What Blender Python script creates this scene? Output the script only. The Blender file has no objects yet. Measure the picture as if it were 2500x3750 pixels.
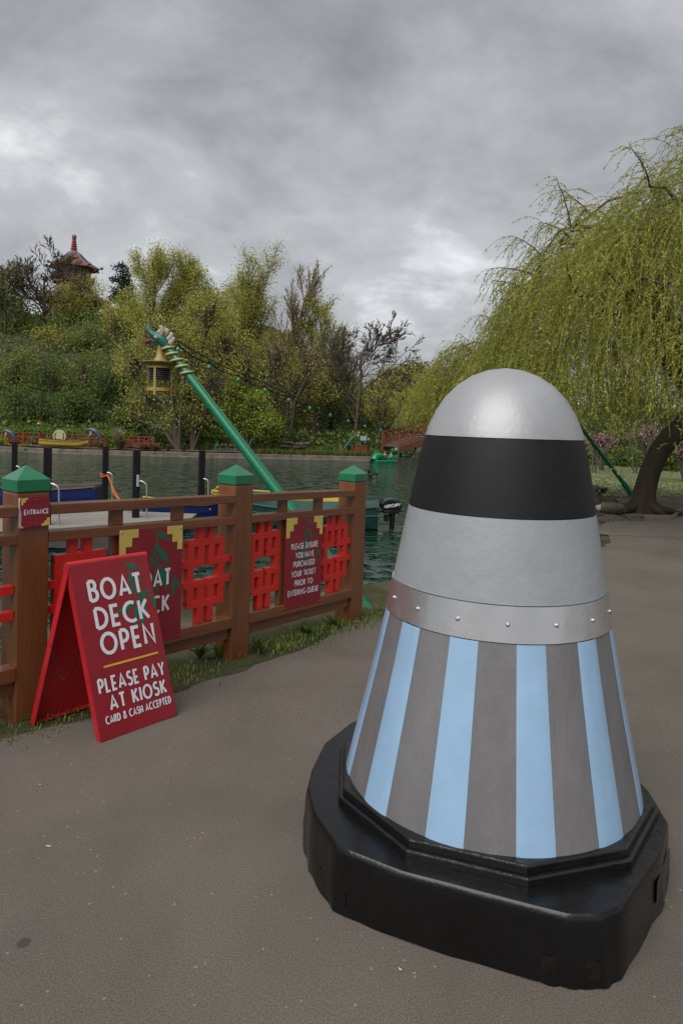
import bpy, bmesh, math, random
import numpy as np
from mathutils import Vector, Matrix

# ------------------------------------------------------------------ camera
S = bpy.context.scene
COL = S.collection
rad = math.radians
PITCH, ROLL, EYE = rad(2.7), 0.033, 1.5
F_ = np.array([0, math.cos(PITCH), -math.sin(PITCH)])
R0 = np.array([1., 0, 0]); U0 = np.array([0, math.sin(PITCH), math.cos(PITCH)])
R_ = R0*math.cos(ROLL) + U0*math.sin(ROLL)
U_ = -R0*math.sin(ROLL) + U0*math.cos(ROLL)
cd = bpy.data.cameras.new('camera'); cam = bpy.data.objects.new('camera', cd); COL.objects.link(cam)
cam.matrix_world = Matrix(((R_[0], U_[0], -F_[0], 0), (R_[1], U_[1], -F_[1], 0), (R_[2], U_[2], -F_[2], EYE), (0, 0, 0, 1)))
cd.sensor_fit = 'VERTICAL'; cd.sensor_height = 36; cd.sensor_width = 24; cd.lens = 24
cd.shift_y = -0.0544; cd.clip_start = .05; cd.clip_end = 2000
S.camera = cam

# ------------------------------------------------------------------ sky, sun, exposure
SUN_EL, SUN_AZ = rad(50), rad(208)
w = bpy.data.worlds.new('World'); S.world = w; w.use_nodes = True
nt = w.node_tree; nt.nodes.clear()
def N(nt, t, **k):
    n = nt.nodes.new(t)
    for a, b in k.items():
        if a in n.inputs.keys(): n.inputs[a].default_value = b
        else: setattr(n, a, b)
    return n
out = N(nt, 'ShaderNodeOutputWorld'); bg = N(nt, 'ShaderNodeBackground'); bg.inputs['Strength'].default_value = 1
sky = N(nt, 'ShaderNodeTexSky'); sky.sky_type = 'NISHITA'; sky.sun_disc = False
sky.sun_elevation = SUN_EL; sky.sun_rotation = SUN_AZ
tc = N(nt, 'ShaderNodeTexCoord'); sep = N(nt, 'ShaderNodeSeparateXYZ'); nt.links.new(tc.outputs['Generated'], sep.inputs[0])
mx = N(nt, 'ShaderNodeMath', operation='MAXIMUM'); nt.links.new(sep.outputs[2], mx.inputs[0]); mx.inputs[1].default_value = 0
ad = N(nt, 'ShaderNodeMath', operation='ADD'); nt.links.new(mx.outputs[0], ad.inputs[0]); ad.inputs[1].default_value = .30
dx = N(nt, 'ShaderNodeMath', operation='DIVIDE'); nt.links.new(sep.outputs[0], dx.inputs[0]); nt.links.new(ad.outputs[0], dx.inputs[1])
dy = N(nt, 'ShaderNodeMath', operation='DIVIDE'); nt.links.new(sep.outputs[1], dy.inputs[0]); nt.links.new(ad.outputs[0], dy.inputs[1])
cb = N(nt, 'ShaderNodeCombineXYZ'); nt.links.new(dx.outputs[0], cb.inputs[0]); nt.links.new(dy.outputs[0], cb.inputs[1])
mp = N(nt, 'ShaderNodeMapping'); nt.links.new(cb.outputs[0], mp.inputs[0]); mp.inputs['Location'].default_value = (3.1, 7.7, 2.0); mp.inputs['Rotation'].default_value = (0, 0, rad(20))
n1 = N(nt, 'ShaderNodeTexNoise', Scale=.85, Detail=9, Roughness=.54, Distortion=.3); nt.links.new(mp.outputs[0], n1.inputs['Vector'])
n2 = N(nt, 'ShaderNodeTexNoise', Scale=3.2, Detail=7, Roughness=.6, Distortion=.35); nt.links.new(mp.outputs[0], n2.inputs['Vector'])
mxn = N(nt, 'ShaderNodeMix', data_type='FLOAT'); mxn.inputs[0].default_value = .22
nt.links.new(n1.outputs[0], mxn.inputs[2]); nt.links.new(n2.outputs[0], mxn.inputs[3])
cr = N(nt, 'ShaderNodeValToRGB'); nt.links.new(mxn.outputs[0], cr.inputs[0])
e = cr.color_ramp.elements
e[0].position = .37; e[0].color = (0.099, 0.100, 0.106, 1)
e[1].position = .655; e[1].color = (0.486, 0.490, 0.498, 1)
x = cr.color_ramp.elements.new(.46); x.color = (0.153, 0.155, 0.162, 1)
x = cr.color_ramp.elements.new(.55); x.color = (0.230, 0.233, 0.240, 1)
sc = N(nt, 'ShaderNodeMix', data_type='RGBA', blend_type='MULTIPLY'); sc.inputs[0].default_value = 1
nt.links.new(sky.outputs[0], sc.inputs[6]); sc.inputs[7].default_value = (.08, .08, .08, 1)
mxs = N(nt, 'ShaderNodeMix', data_type='RGBA'); mxs.inputs[0].default_value = .95
nt.links.new(sc.outputs[2], mxs.inputs[6]); nt.links.new(cr.outputs[0], mxs.inputs[7])
nt.links.new(mxs.outputs[2], bg.inputs[0]); nt.links.new(bg.outputs[0], out.inputs[0])

sl = bpy.data.lights.new('sun', 'SUN'); sl.energy = 1.5; sl.angle = rad(55); sl.color = (1, .975, .94)
so = bpy.data.objects.new('sun', sl); COL.objects.link(so)
sd = Vector((math.sin(SUN_AZ)*math.cos(SUN_EL), math.cos(SUN_AZ)*math.cos(SUN_EL), math.sin(SUN_EL)))
so.rotation_euler = sd.to_track_quat('Z', 'Y').to_euler(); so.location = (0, 0, 40)
S.view_settings.view_transform = 'Standard'; S.view_settings.look = 'None'
S.view_settings.exposure = 1.25; S.view_settings.gamma = 1
S.render.engine = 'CYCLES'; S.cycles.max_bounces = 6; S.cycles.transparent_max_bounces = 6
S.cycles.diffuse_bounces = 3; S.cycles.glossy_bounces = 3; S.cycles.use_denoising = True

# ------------------------------------------------------------------ helpers
RNG = np.random.default_rng(11)
def at(px, py, Y):
    """a point of the place seen at photo pixel (px,py), Y metres ahead"""
    d = F_ + R_*(px-1250)/2500 - U_*(py-1671)/2500
    p = d*(Y/d[1]); return Vector((p[0], p[1], p[2]+EYE))
def atz(px, py, Z):
    d = F_ + R_*(px-1250)/2500 - U_*(py-1671)/2500
    p = d*((Z-EYE)/d[2]); return Vector((p[0], p[1], Z))
V = Vector

MATS = {}; KD = .8
def pm(name, col, rough=.5, metal=0., var=.12, scale=6., bump=0., bscale=60., spec=.5, wear=None, wearamt=.0, wscale=9., coat=0., stretch=None, rot=0.):
    """procedural paint / wood / metal: base colour with uneven tone, chips of another colour, fine relief"""
    if name in MATS: return MATS[name]
    m = bpy.data.materials.new(name); m.use_nodes = True; t = m.node_tree; b = t.nodes['Principled BSDF']
    L = t.links.new
    tc = N(t, 'ShaderNodeTexCoord'); mp = N(t, 'ShaderNodeMapping'); L(tc.outputs['Object'], mp.inputs[0])
    if stretch: mp.inputs['Scale'].default_value = stretch
    if rot: mp.vector_type = 'TEXTURE'; mp.inputs['Scale'].default_value = [1/q for q in stretch]; mp.inputs['Rotation'].default_value = (0, 0, rot)
    n = N(t, 'ShaderNodeTexNoise', Scale=scale, Detail=6, Roughness=.6); L(mp.outputs[0], n.inputs['Vector'])
    r = N(t, 'ShaderNodeValToRGB'); L(n.outputs[0], r.inputs[0])
    if metal < .5: col = [c*KD for c in col]; wear = [c*KD for c in wear] if wear else wear
    lo = [c*(1-var) for c in col]; hi = [min(1, c*(1+var)) for c in col]
    r.color_ramp.elements[0].position = .3; r.color_ramp.elements[0].color = (*lo, 1)
    r.color_ramp.elements[1].position = .7; r.color_ramp.elements[1].color = (*hi, 1)
    c = r.outputs[0]
    if wear:
        n3 = N(t, 'ShaderNodeTexNoise', Scale=wscale, Detail=9, Roughness=.7); L(mp.outputs[0], n3.inputs['Vector'])
        r3 = N(t, 'ShaderNodeValToRGB'); L(n3.outputs[0], r3.inputs[0])
        r3.color_ramp.elements[0].position = .72-wearamt; r3.color_ramp.elements[0].color = (0, 0, 0, 1)
        r3.color_ramp.elements[1].position = .75-wearamt*.8; r3.color_ramp.elements[1].color = (1, 1, 1, 1)
        mi = N(t, 'ShaderNodeMix', data_type='RGBA'); L(r3.outputs[0], mi.inputs[0]); L(c, mi.inputs[6]); mi.inputs[7].default_value = (*wear, 1)
        c = mi.outputs[2]
    L(c, b.inputs['Base Color'])
    rn = N(t, 'ShaderNodeMapRange'); L(n.outputs[0], rn.inputs[0]); rn.inputs[3].default_value = max(.02, rough-.1); rn.inputs[4].default_value = min(1, rough+.1)
    L(rn.outputs[0], b.inputs['Roughness'])
    b.inputs['Metallic'].default_value = metal; b.inputs['Specular IOR Level'].default_value = spec
    if coat: b.inputs['Coat Weight'].default_value = coat; b.inputs['Coat Roughness'].default_value = .18
    if bump:
        n2 = N(t, 'ShaderNodeTexNoise', Scale=bscale, Detail=5, Roughness=.6); L(mp.outputs[0], n2.inputs['Vector'])
        bp = N(t, 'ShaderNodeBump'); bp.inputs['Strength'].default_value = bump; bp.inputs['Distance'].default_value = .02
        L(n2.outputs[0], bp.inputs['Height']); L(bp.outputs[0], b.inputs['Normal'])
    MATS[name] = m; return m

def leafmat(name, cols, trans=.35, rough=.55, nscale=.5):
    """leaves: every leaf its own tone, patches of tone through the crown, some light coming through"""
    if name in MATS: return MATS[name]
    m = bpy.data.materials.new(name); m.use_nodes = True; t = m.node_tree; L = t.links.new
    b = t.nodes['Principled BSDF']; o = t.nodes['Material Output']
    g = N(t, 'ShaderNodeNewGeometry'); tc = N(t, 'ShaderNodeTexCoord')
    n = N(t, 'ShaderNodeTexNoise', Scale=nscale, Detail=4, Roughness=.6); L(tc.outputs['Object'], n.inputs['Vector'])
    mi = N(t, 'ShaderNodeMix', data_type='FLOAT'); mi.inputs[0].default_value = .55
    L(g.outputs['Random Per Island'], mi.inputs[2]); L(n.outputs[0], mi.inputs[3])
    r = N(t, 'ShaderNodeValToRGB'); L(mi.outputs[0], r.inputs[0])
    el = r.color_ramp.elements
    k = len(cols)
    el[0].position = .25; el[0].color = (*cols[0], 1); el[1].position = .78; el[1].color = (*cols[-1], 1)
    for i in range(1, k-1):
        x = el.new(.25+.53*i/(k-1)); x.color = (*cols[i], 1)
    L(r.outputs[0], b.inputs['Base Color']); b.inputs['Roughness'].default_value = rough; b.inputs['Specular IOR Level'].default_value = .25
    tr = N(t, 'ShaderNodeBsdfTranslucent'); L(r.outputs[0], tr.inputs[0])
    ms = N(t, 'ShaderNodeMixShader'); ms.inputs[0].default_value = trans
    L(b.outputs[0], ms.inputs[1]); L(tr.outputs[0], ms.inputs[2]); L(ms.outputs[0], o.inputs[0])
    MATS[name] = m; return m

def tag(o, label=None, cat=None, group=None, kind=None):
    if label: o['label'] = label
    if cat: o['category'] = cat
    if group: o['group'] = group
    if kind: o['kind'] = kind
    return o
def thing(name, label, cat, loc=(0, 0, 0), rotz=0., group=None):
    o = bpy.data.objects.new(name, None); COL.objects.link(o); o.empty_display_size = .1
    o.location = loc; o.rotation_euler = (0, 0, rotz)
    return tag(o, label, cat, group)
def link(name, me, parent=None):
    o = bpy.data.objects.new(name, me); COL.objects.link(o)
    if parent is not None: o.parent = parent
    return o
def copy_tree(o, parent=None):
    c = o.copy(); COL.objects.link(c); c.parent = parent
    for ch in list(o.children): copy_tree(ch, c)
    return c
def npmesh(name, verts, faces, mat, smooth=False):
    """verts (n,3), faces (m,k) numpy -> mesh"""
    me = bpy.data.meshes.new(name); verts = np.asarray(verts, np.float32); faces = np.asarray(faces, np.int32)
    m, k = faces.shape
    me.vertices.add(len(verts)); me.vertices.foreach_set('co', verts.ravel())
    me.loops.add(m*k); me.loops.foreach_set('vertex_index', faces.ravel())
    me.polygons.add(m); me.polygons.foreach_set('loop_start', np.arange(0, m*k, k, dtype=np.int32))
    if smooth: me.polygons.foreach_set('use_smooth', np.ones(m, bool))
    me.update(calc_edges=True)
    if mat: me.materials.append(mat)
    return me

class MB:
    def __init__(s, o=(0, 0, 0)): s.v = []; s.f = []; s.o = Vector(o)
    def add(s, vs, fs):
        k = len(s.v); s.v += [Vector(a)-s.o for a in vs]; s.f += [tuple(i+k for i in f) for f in fs]; return s
    def box(s, c, size, ax=None):
        c = V(c); X, Y, Z = ax if ax else (V((1, 0, 0)), V((0, 1, 0)), V((0, 0, 1)))
        a, b, d = size[0]/2, size[1]/2, size[2]/2
        vs = [c + X*(i*a) + Y*(j*b) + Z*(k*d) for k in (-1, 1) for j in (-1, 1) for i in (-1, 1)]
        return s.add(vs, [(0, 2, 3, 1), (4, 5, 7, 6), (0, 1, 5, 4), (2, 6, 7, 3), (0, 4, 6, 2), (1, 3, 7, 5)])
    def hexa(s, bot, top):
        return s.add(list(bot)+list(top), [(3, 2, 1, 0), (4, 5, 6, 7), (0, 1, 5, 4), (1, 2, 6, 5), (2, 3, 7, 6), (3, 0, 4, 7)])
    def bar(s, p, q, w, h, up=(0, 0, 1)):
        p, q = V(p), V(q); d = (q-p); L = d.length; d.normalize(); u = V(up); X = d.cross(u)
        if X.length < 1e-4: X = d.cross(V((0, 1, 0)))
        X.normalize(); u = X.cross(d).normalized()
        return s.box((p+q)/2, (L, w, h), (d, X, u))
    def tube(s, pts, r, n=10, cap=True, closed=False):
        pts = [V(p) for p in pts]; m = len(pts); rs = r if hasattr(r, '__len__') else [r]*m
        ref = None; vs = []
        for i, p in enumerate(pts):
            if closed: d = pts[(i+1) % m]-pts[i-1]
            else: d = pts[min(i+1, m-1)]-pts[max(i-1, 0)]
            d.normalize()
            if ref is None:
                ref = d.orthogonal().normalized()
            ref = (ref - d*ref.dot(d)).normalized(); bi = d.cross(ref)
            for k in range(n):
                a = 2*math.pi*k/n; vs.append(p + (ref*math.cos(a)+bi*math.sin(a))*rs[i])
        fs = []
        for i in range(m if closed else m-1):
            j = (i+1) % m
            for k in range(n):
                fs.append((i*n+k, i*n+(k+1) % n, j*n+(k+1) % n, j*n+k))
        if cap and not closed: fs += [tuple(range(n-1, -1, -1)), tuple((m-1)*n+k for k in range(n))]
        return s.add(vs, fs)
    def lathe(s, prof, n=32, M=None, cap=True, c=(0, 0, 0), wob=0., seed=0):
        c = V(c); rr = random.Random(seed); vs = []; fs = []; m = len(prof)
        for r, z in prof:
            for k in range(n):
                a = 2*math.pi*k/n; q = r*(1+(rr.random()-.5)*wob)
                p = V((q*math.cos(a), q*math.sin(a), z)); vs.append((M @ p if M else p)+c)
        for i in range(m-1):
            for k in range(n): fs.append((i*n+k, i*n+(k+1) % n, (i+1)*n+(k+1) % n, (i+1)*n+k))
        if cap: fs += [tuple(range(n-1, -1, -1)), tuple((m-1)*n+k for k in range(n))]
        return s.add(vs, fs)
    def prism(s, poly, O, e1, e2, n, t0, t1):
        """2-d outline in frame O,e1,e2 pushed from t0 to t1 along n"""
        O, e1, e2, n = V(O), V(e1), V(e2), V(n); k = len(poly)
        vs = [O+e1*a+e2*b+n*t0 for a, b in poly]+[O+e1*a+e2*b+n*t1 for a, b in poly]
        fs = [tuple(range(k-1, -1, -1)), tuple(range(k, 2*k))]+[(i, (i+1) % k, (i+1) % k+k, i+k) for i in range(k)]
        return s.add(vs, fs)
    def sphere(s, c, r, nu=12, nv=8, sc=(1, 1, 1), M=None):
        prof = [(max(.001, math.sin(math.pi*i/nv))*r, -math.cos(math.pi*i/nv)*r) for i in range(nv+1)]
        D = Matrix.Diagonal(sc).to_3x3()
        return s.lathe(prof, nu, (M @ D) if M else D, True, c)
    def build(s, name, mat, parent=None, smooth=False, bevel=0., seg=2):
        me = bpy.data.meshes.new(name); me.from_pydata([tuple(v) for v in s.v], [], s.f)
        bm = bmesh.new(); bm.from_mesh(me); bmesh.ops.recalc_face_normals(bm, faces=bm.faces); bm.to_mesh(me); bm.free()
        if smooth:
            me.polygons.foreach_set('use_smooth', [len(p.vertices) <= 4 for p in me.polygons]); me.set_sharp_from_angle(angle=rad(38))
        me.materials.append(mat); o = link(name, me, parent)
        if bevel:
            b = o.modifiers.new('bevel', 'BEVEL'); b.width = bevel; b.segments = seg; b.limit_method = 'ANGLE'; b.angle_limit = rad(40)
        return o

# ---- lettering: drawn strokes, capitals of a thirties sans
def arc(cx, cy, rx, ry, a0, a1, n=10):
    return [(cx+rx*math.cos(rad(a0+(a1-a0)*i/n)), cy+ry*math.sin(rad(a0+(a1-a0)*i/n))) for i in range(n+1)]
GL = {
 'A': (.66, [[(0, 0), (.33, 1), (.66, 0)], [(.10, .27), (.56, .27)]]),
 'B': (.46, [[(0, 0), (0, 1)], [(0, 1), (.2, 1)]+arc(.2, .78, .2, .22, 90, -90)+[(0, .56)], [(0, .56), (.22, .56)]+arc(.22, .28, .24, .28, 90, -90)+[(0, 0)]]),
 'C': (.66, [arc(.46, .5, .46, .5, 60, 300, 18)]),
 'D': (.6, [[(0, 0), (0, 1)], [(0, 1), (.14, 1)]+arc(.14, .5, .46, .5, 90, -90, 14)+[(0, 0)]]),
 'E': (.4, [[(.4, 1), (0, 1), (0, 0), (.4, 0)], [(0, .46), (.36, .46)]]),
 'G': (.74, [arc(.46, .5, .46, .5, 55, 330, 18)+[(.86, .42)], [(.5, .42), (.9, .42)]]),
 'H': (.54, [[(0, 0), (0, 1)], [(.54, 0), (.54, 1)], [(0, .42), (.54, .42)]]),
 'I': (.0, [[(0, 0), (0, 1)]]),
 'K': (.5, [[(0, 0), (0, 1)], [(.48, 1), (0, .38)], [(.14, .52), (.5, 0)]]),
 'L': (.38, [[(0, 1), (0, 0), (.38, 0)]]),
 'M': (.76, [[(0, 0), (.1, 1), (.38, .25), (.66, 1), (.76, 0)]]),
 'N': (.56, [[(0, 0), (0, 1), (.56, 0), (.56, 1)]]),
 'O': (.84, [arc(.42, .5, .42, .5, 0, 360, 24)]),
 'P': (.42, [[(0, 0), (0, 1)], [(0, 1), (.18, 1)]+arc(.18, .71, .25, .29, 90, -90)+[(0, .42)]]),
 'Q': (.84, [arc(.42, .5, .42, .5, 0, 360, 24), [(.5, .25), (.88, -.06)]]),
 'R': (.46, [[(0, 0), (0, 1)], [(0, 1), (.18, 1)]+arc(.18, .72, .25, .28, 90, -90)+[(0, .44)], [(.16, .44), (.46, 0)]]),
 'S': (.44, [arc(.22, .77, .2, .23, 35, 270, 10)+arc(.22, .27, .23, .27, 90, -150, 10)]),
 'T': (.52, [[(0, 1), (.52, 1)], [(.26, 1), (.26, 0)]]),
 'U': (.54, [[(0, 1), (0, .27)]+arc(.27, .27, .27, .27, 180, 360, 10)+[(.54, 1)]]),
 'V': (.6, [[(0, 1), (.3, 0), (.6, 1)]]),
 'Y': (.56, [[(0, 1), (.28, .45), (.56, 1)], [(.28, .45), (.28, 0)]]),
 '&': (.62, [[(.62, 0), (.2, .62)]+arc(.29, .8, .16, .2, 200, -40, 10)+[(.12, .45)]+arc(.24, .23, .24, .23, 130, 330, 10)+[(.62, .42)]]),
 '6': (.5, [[(.42, 1)]+arc(.25, .3, .25, .3, 130, 490, 20)]),
 ' ': (.26, []),
}
def lettering(txt, O, e1, e2, n, cx, cy, h, width, mat, parent, name='lettering', off=.0022, sw=.15, slant=0., gap=.2):
    """one printed line, centred on (cx,cy) in the sign's frame"""
    tot = 0; pos = []
    for ch in txt:
        wd = GL[ch][0]; pos.append(tot); tot += wd+sw+gap*(.9 if ch != ' ' else .5)
    tot -= gap*.9; sx = width/tot; s = h; hw = sw/2*h; mb = MB(parent_o(parent)); lay = 0
    O, e1, e2, n = V(O), V(e1), V(e2), V(n)
    done = []
    for ch, x0 in zip(txt+' ', pos+[0]):
        if ch == ' ' and mb.f:
            me = bpy.data.meshes.new(name); me.from_pydata([tuple(v) for v in mb.v], [], mb.f); me.materials.append(mat); done.append(link(name, me, parent)); mb = MB(parent_o(parent))
        for pl in GL[ch][1]:
            pts = [((x0+sw/2+a)*sx+slant*b*h, (sw/2+b*(1-sw))*s) for a, b in pl]
            pts = [q for i_, q in enumerate(pts) if i_ == 0 or math.dist(q, pts[i_-1]) > 1e-5]
            closed = len(pts) > 3 and math.dist(pts[0], pts[-1]) < 1e-4
            if closed: pts = pts[:-1]
            m = len(pts); lr = []
            for i in range(m):
                p = pts[i]; a = pts[i-1] if (i or closed) else None; b = pts[(i+1) % m] if (i < m-1 or closed) else None
                def un(u, v):
                    d = math.hypot(v[0]-u[0], v[1]-u[1]) or 1; return ((v[0]-u[0])/d, (v[1]-u[1])/d)
                da = un(a, p) if a else None; db = un(p, b) if b else None
                if da is None: da = db
                if db is None: db = da
                na, nb = (-da[1], da[0]), (-db[1], db[0])
                mxv = (na[0]+nb[0], na[1]+nb[1]); ml = math.hypot(*mxv)
                if ml < .3: mxv = na; k = 1.
                else:
                    mxv = (mxv[0]/ml, mxv[1]/ml); k = min(1.5, 1/max(.3, mxv[0]*na[0]+mxv[1]*na[1]))
                lr.append(((p[0]+mxv[0]*hw*k, p[1]+mxv[1]*hw*k), (p[0]-mxv[0]*hw*k, p[1]-mxv[1]*hw*k)))
            lay = (lay+1) % 6; z = off+lay*.00012; vs = []
            for q in lr:
                for c in q:
                    vs.append(O + e1*(cx-width/2+c[0]) + e2*(cy-h/2+c[1]) + n*z)
            fs = [(2*i, 2*i+1, 2*((i+1) % m)+1, 2*((i+1) % m)) for i in range(m if closed else m-1)]
            mb.add(vs, fs)
    return done
def parent_o(p):
    while p is not None and p.parent is not None: p = p.parent
    return p.location if p is not None else (0, 0, 0)

# ------------------------------------------------------------------ materials
BR = dict(rough=.33, var=.22, scale=9, bump=.22, bscale=34, wear=(.12, .045, .018), wearamt=.06, wscale=20, coat=.4)
M_brown = pm('brown_paint', (.170, .060, .021), stretch=(1, 1, .12), **BR)
M_brownr = pm('brown_paint_rail', (.170, .060, .021), stretch=(.1, 1, 1), rot=rad(50.5), **BR)
M_red = pm('red_paint', (.60, .022, .014), .42, var=.1, scale=7, bump=.1, bscale=35, wear=(.42, .12, .09), wearamt=.03)
M_green = pm('green_paint', (.0, .155, .058), .4, var=.08, scale=7, bump=.08, bscale=30, wear=(.35, .42, .36), wearamt=.02, wscale=16, coat=.6)
M_pole = pm('pole_green', (.0, .17, .078), .36, var=.06, scale=4, bump=.05, bscale=25, wear=(.4, .45, .42), wearamt=.005)
M_maroon = pm('sign_maroon', (.24, .014, .024), .34, var=.1, scale=5, wear=(.36, .07, .07), wearamt=.015, wscale=20, bump=.03)
M_crimson = pm('aboard_red', (.27, .012, .020), .36, var=.1, scale=5, wear=(.42, .14, .12), wearamt=.045, wscale=26, bump=.05)
M_edge = pm('aboard_edge', (.48, .016, .022), .36, var=.1, scale=6, wear=(.2, .06, .03), wearamt=.05)
M_letter = pm('white_letter', (.74, .75, .79), .5, var=.06, scale=12, wear=(.5, .35, .35), wearamt=.01)
M_yel = pm('sign_yellow', (.62, .48, .11), .5, var=.08, scale=8, wear=(.35, .16, .1), wearamt=.01)
M_leafp = pm('leaf_print', (.004, .125, .07), .5, var=.15, scale=20)
M_gold = pm('lantern_gold', (.34, .235, .055), .5, var=.2, scale=12, wear=(.12, .1, .05), wearamt=.06, bump=.15)
M_rope = pm('ring_cream', (.47, .39, .15), .5, var=.12, scale=12)
M_black = pm('black_post', (.007, .007, .008), .55, spec=.25, var=.4, scale=6, wear=(.05, .05, .05), wearamt=.05, bump=.15)
M_lou = pm('louvre_dark', (.02, .02, .026), .35, var=.2, scale=8)
M_galv = pm('galvanised', (.42, .43, .44), .42, .85, var=.15, scale=20)
M_bark = pm('bark', (.048, .037, .027), .9, var=.4, scale=7, bump=.9, bscale=18, spec=.2, stretch=(1, 1, .25))
M_barkg = pm('bark_grey', (.115, .095, .072), .9, var=.35, scale=4, bump=.5, bscale=12, spec=.2, stretch=(1, 1, .3))
M_twig = pm('twig', (.10, .08, .058), .9, var=.3, scale=1.2, spec=.2)
M_twigr = pm('twig_red', (.20, .145, .09), .9, var=.3, scale=1.2, spec=.2)
M_plank = pm('dock_plank', (.26, .235, .21), .8, var=.3, scale=3, bump=.4, bscale=12, spec=.3, stretch=(.4, 6, 6))
M_timber = pm('dark_timber', (.055, .048, .04), .8, var=.3, scale=4, bump=.3)
M_stone = pm('bank_stone', (.17, .145, .12), .9, var=.4, scale=2.5, bump=.8, bscale=7, spec=.2, wear=(.06, .075, .03), wearamt=.14, wscale=2.2)

# ------------------------------------------------------------------ ground
WATER = -.45
def g(y): return float(np.interp(y, [3.3, 5.5, 10, 14], [0, -.07, -.1, -.1]))
NEAR = np.array([(-90, -40), (-30, -12), (-6, -.4), (-3.5, 2.8), (-2.45, 4.15), (-1.35, 5.4), (-.45, 6.3), (.30, 6.85), (.75, 7.1), (1.8, 7.9), (3.3, 10.2),
                 (4.35, 12.1), (4.75, 13.0), (5.35, 13.9), (5.9, 15.2), (6.4, 17.2), (6.85, 18.4), (7.1, 19.6), (7.4, 22), (7.9, 26), (8.4, 32), (9.5, 44), (12, 64), (20, 95), (400, 95), (400, -40)], float)
ISLE = np.array([(-400, 33), (-17.4, 34.8), (-13, 34.3), (-9, 34.7), (-3.6, 36), (1.5, 37), (2.5, 37.3), (3.1, 38.2), (2.9, 40), (2.6, 48), (3, 62), (6, 72), (20, 95), (400, 95), (400, 420), (-400, 420)], float)
def sdf(P, poly):
    d = np.full(len(P), 1e9); ins = np.zeros(len(P), bool); n = len(poly)
    for i in range(n):
        a, b = poly[i], poly[(i+1) % n]; ab = b-a
        t = np.clip(((P-a) @ ab)/(ab @ ab), 0, 1); q = P-(a+t[:, None]*ab)
        d = np.minimum(d, np.hypot(q[:, 0], q[:, 1]))
        c = (a[1] > P[:, 1]) != (b[1] > P[:, 1])
        with np.errstate(divide='ignore', invalid='ignore'):
            xi = (b[0]-a[0])*(P[:, 1]-a[1])/(b[1]-a[1]+1e-12)+a[0]
        ins ^= c & (P[:, 0] < xi)
    return np.where(ins, d, -d)
def sm(x): x = np.clip(x, 0, 1); return x*x*(3-2*x)
def wob(x, y):
    return (np.sin(x*1.3+y*.7)+np.sin(x*.53-y*1.1+1)+np.sin(x*2.9+y*2.3+2)*.5)/2.5
def hill(x, y):
    left = sm((1.0-x)/13)*(1-.0*x)
    h = 10.5*sm((y-40)/24)*left + .5*wob(x*.5, y*.5)*sm((y-39.5)/6)*left
    h += 3.2*sm((y-43)/18)*sm((x+8)/6)*(1-sm((x-2.2)/2.0))
    h += 6*sm((y-70)/40)
    return h
def ground(x, y):
    x = np.asarray(x, float); y = np.asarray(y, float); P = np.stack([x.ravel(), y.ravel()], 1)
    dn = sdf(P, NEAR); di = sdf(P, ISLE); xr, yr = P[:, 0], P[:, 1]
    bank = .03*wob(xr*2.1, yr*2.1)
    zn = np.interp(yr, [3.3, 5.5, 10, 14], [0, -.07, -.1, -.1])-.014
    zn = np.where(xr > 8.5, zn+.05*sm((xr-8.5)/8)*0, zn)
    a = -1.1+(zn+1.1)*sm((dn+.42+bank)/.42)
    zi = -.22+hill(xr, yr)+.03*wob(xr, yr)
    b = -1.1+(zi+1.1)*sm((di+.25)/.25)
    return np.maximum(a, b).reshape(x.shape)
def gz(x, y): return float(ground(np.array([x]), np.array([y]))[0])
xs = np.unique(np.concatenate([np.linspace(-400, -60, 8), np.linspace(-60, -12, 60), np.linspace(-12, 12, 190), np.linspace(12, 60, 40), np.linspace(60, 400, 8)]))
ys = np.unique(np.concatenate([np.linspace(-40, 0, 12), np.linspace(0, 9, 90), np.linspace(9, 24, 110), np.linspace(24, 48, 110), np.linspace(48, 110, 50), np.linspace(110, 420, 10)]))
X, Y = np.meshgrid(xs, ys); Z = ground(X, Y)
nx, ny = len(xs), len(ys); idx = np.arange(nx*ny).reshape(ny, nx)
fc = np.stack([idx[:-1, :-1], idx[:-1, 1:], idx[1:, 1:], idx[1:, :-1]], -1).reshape(-1, 4)

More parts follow.
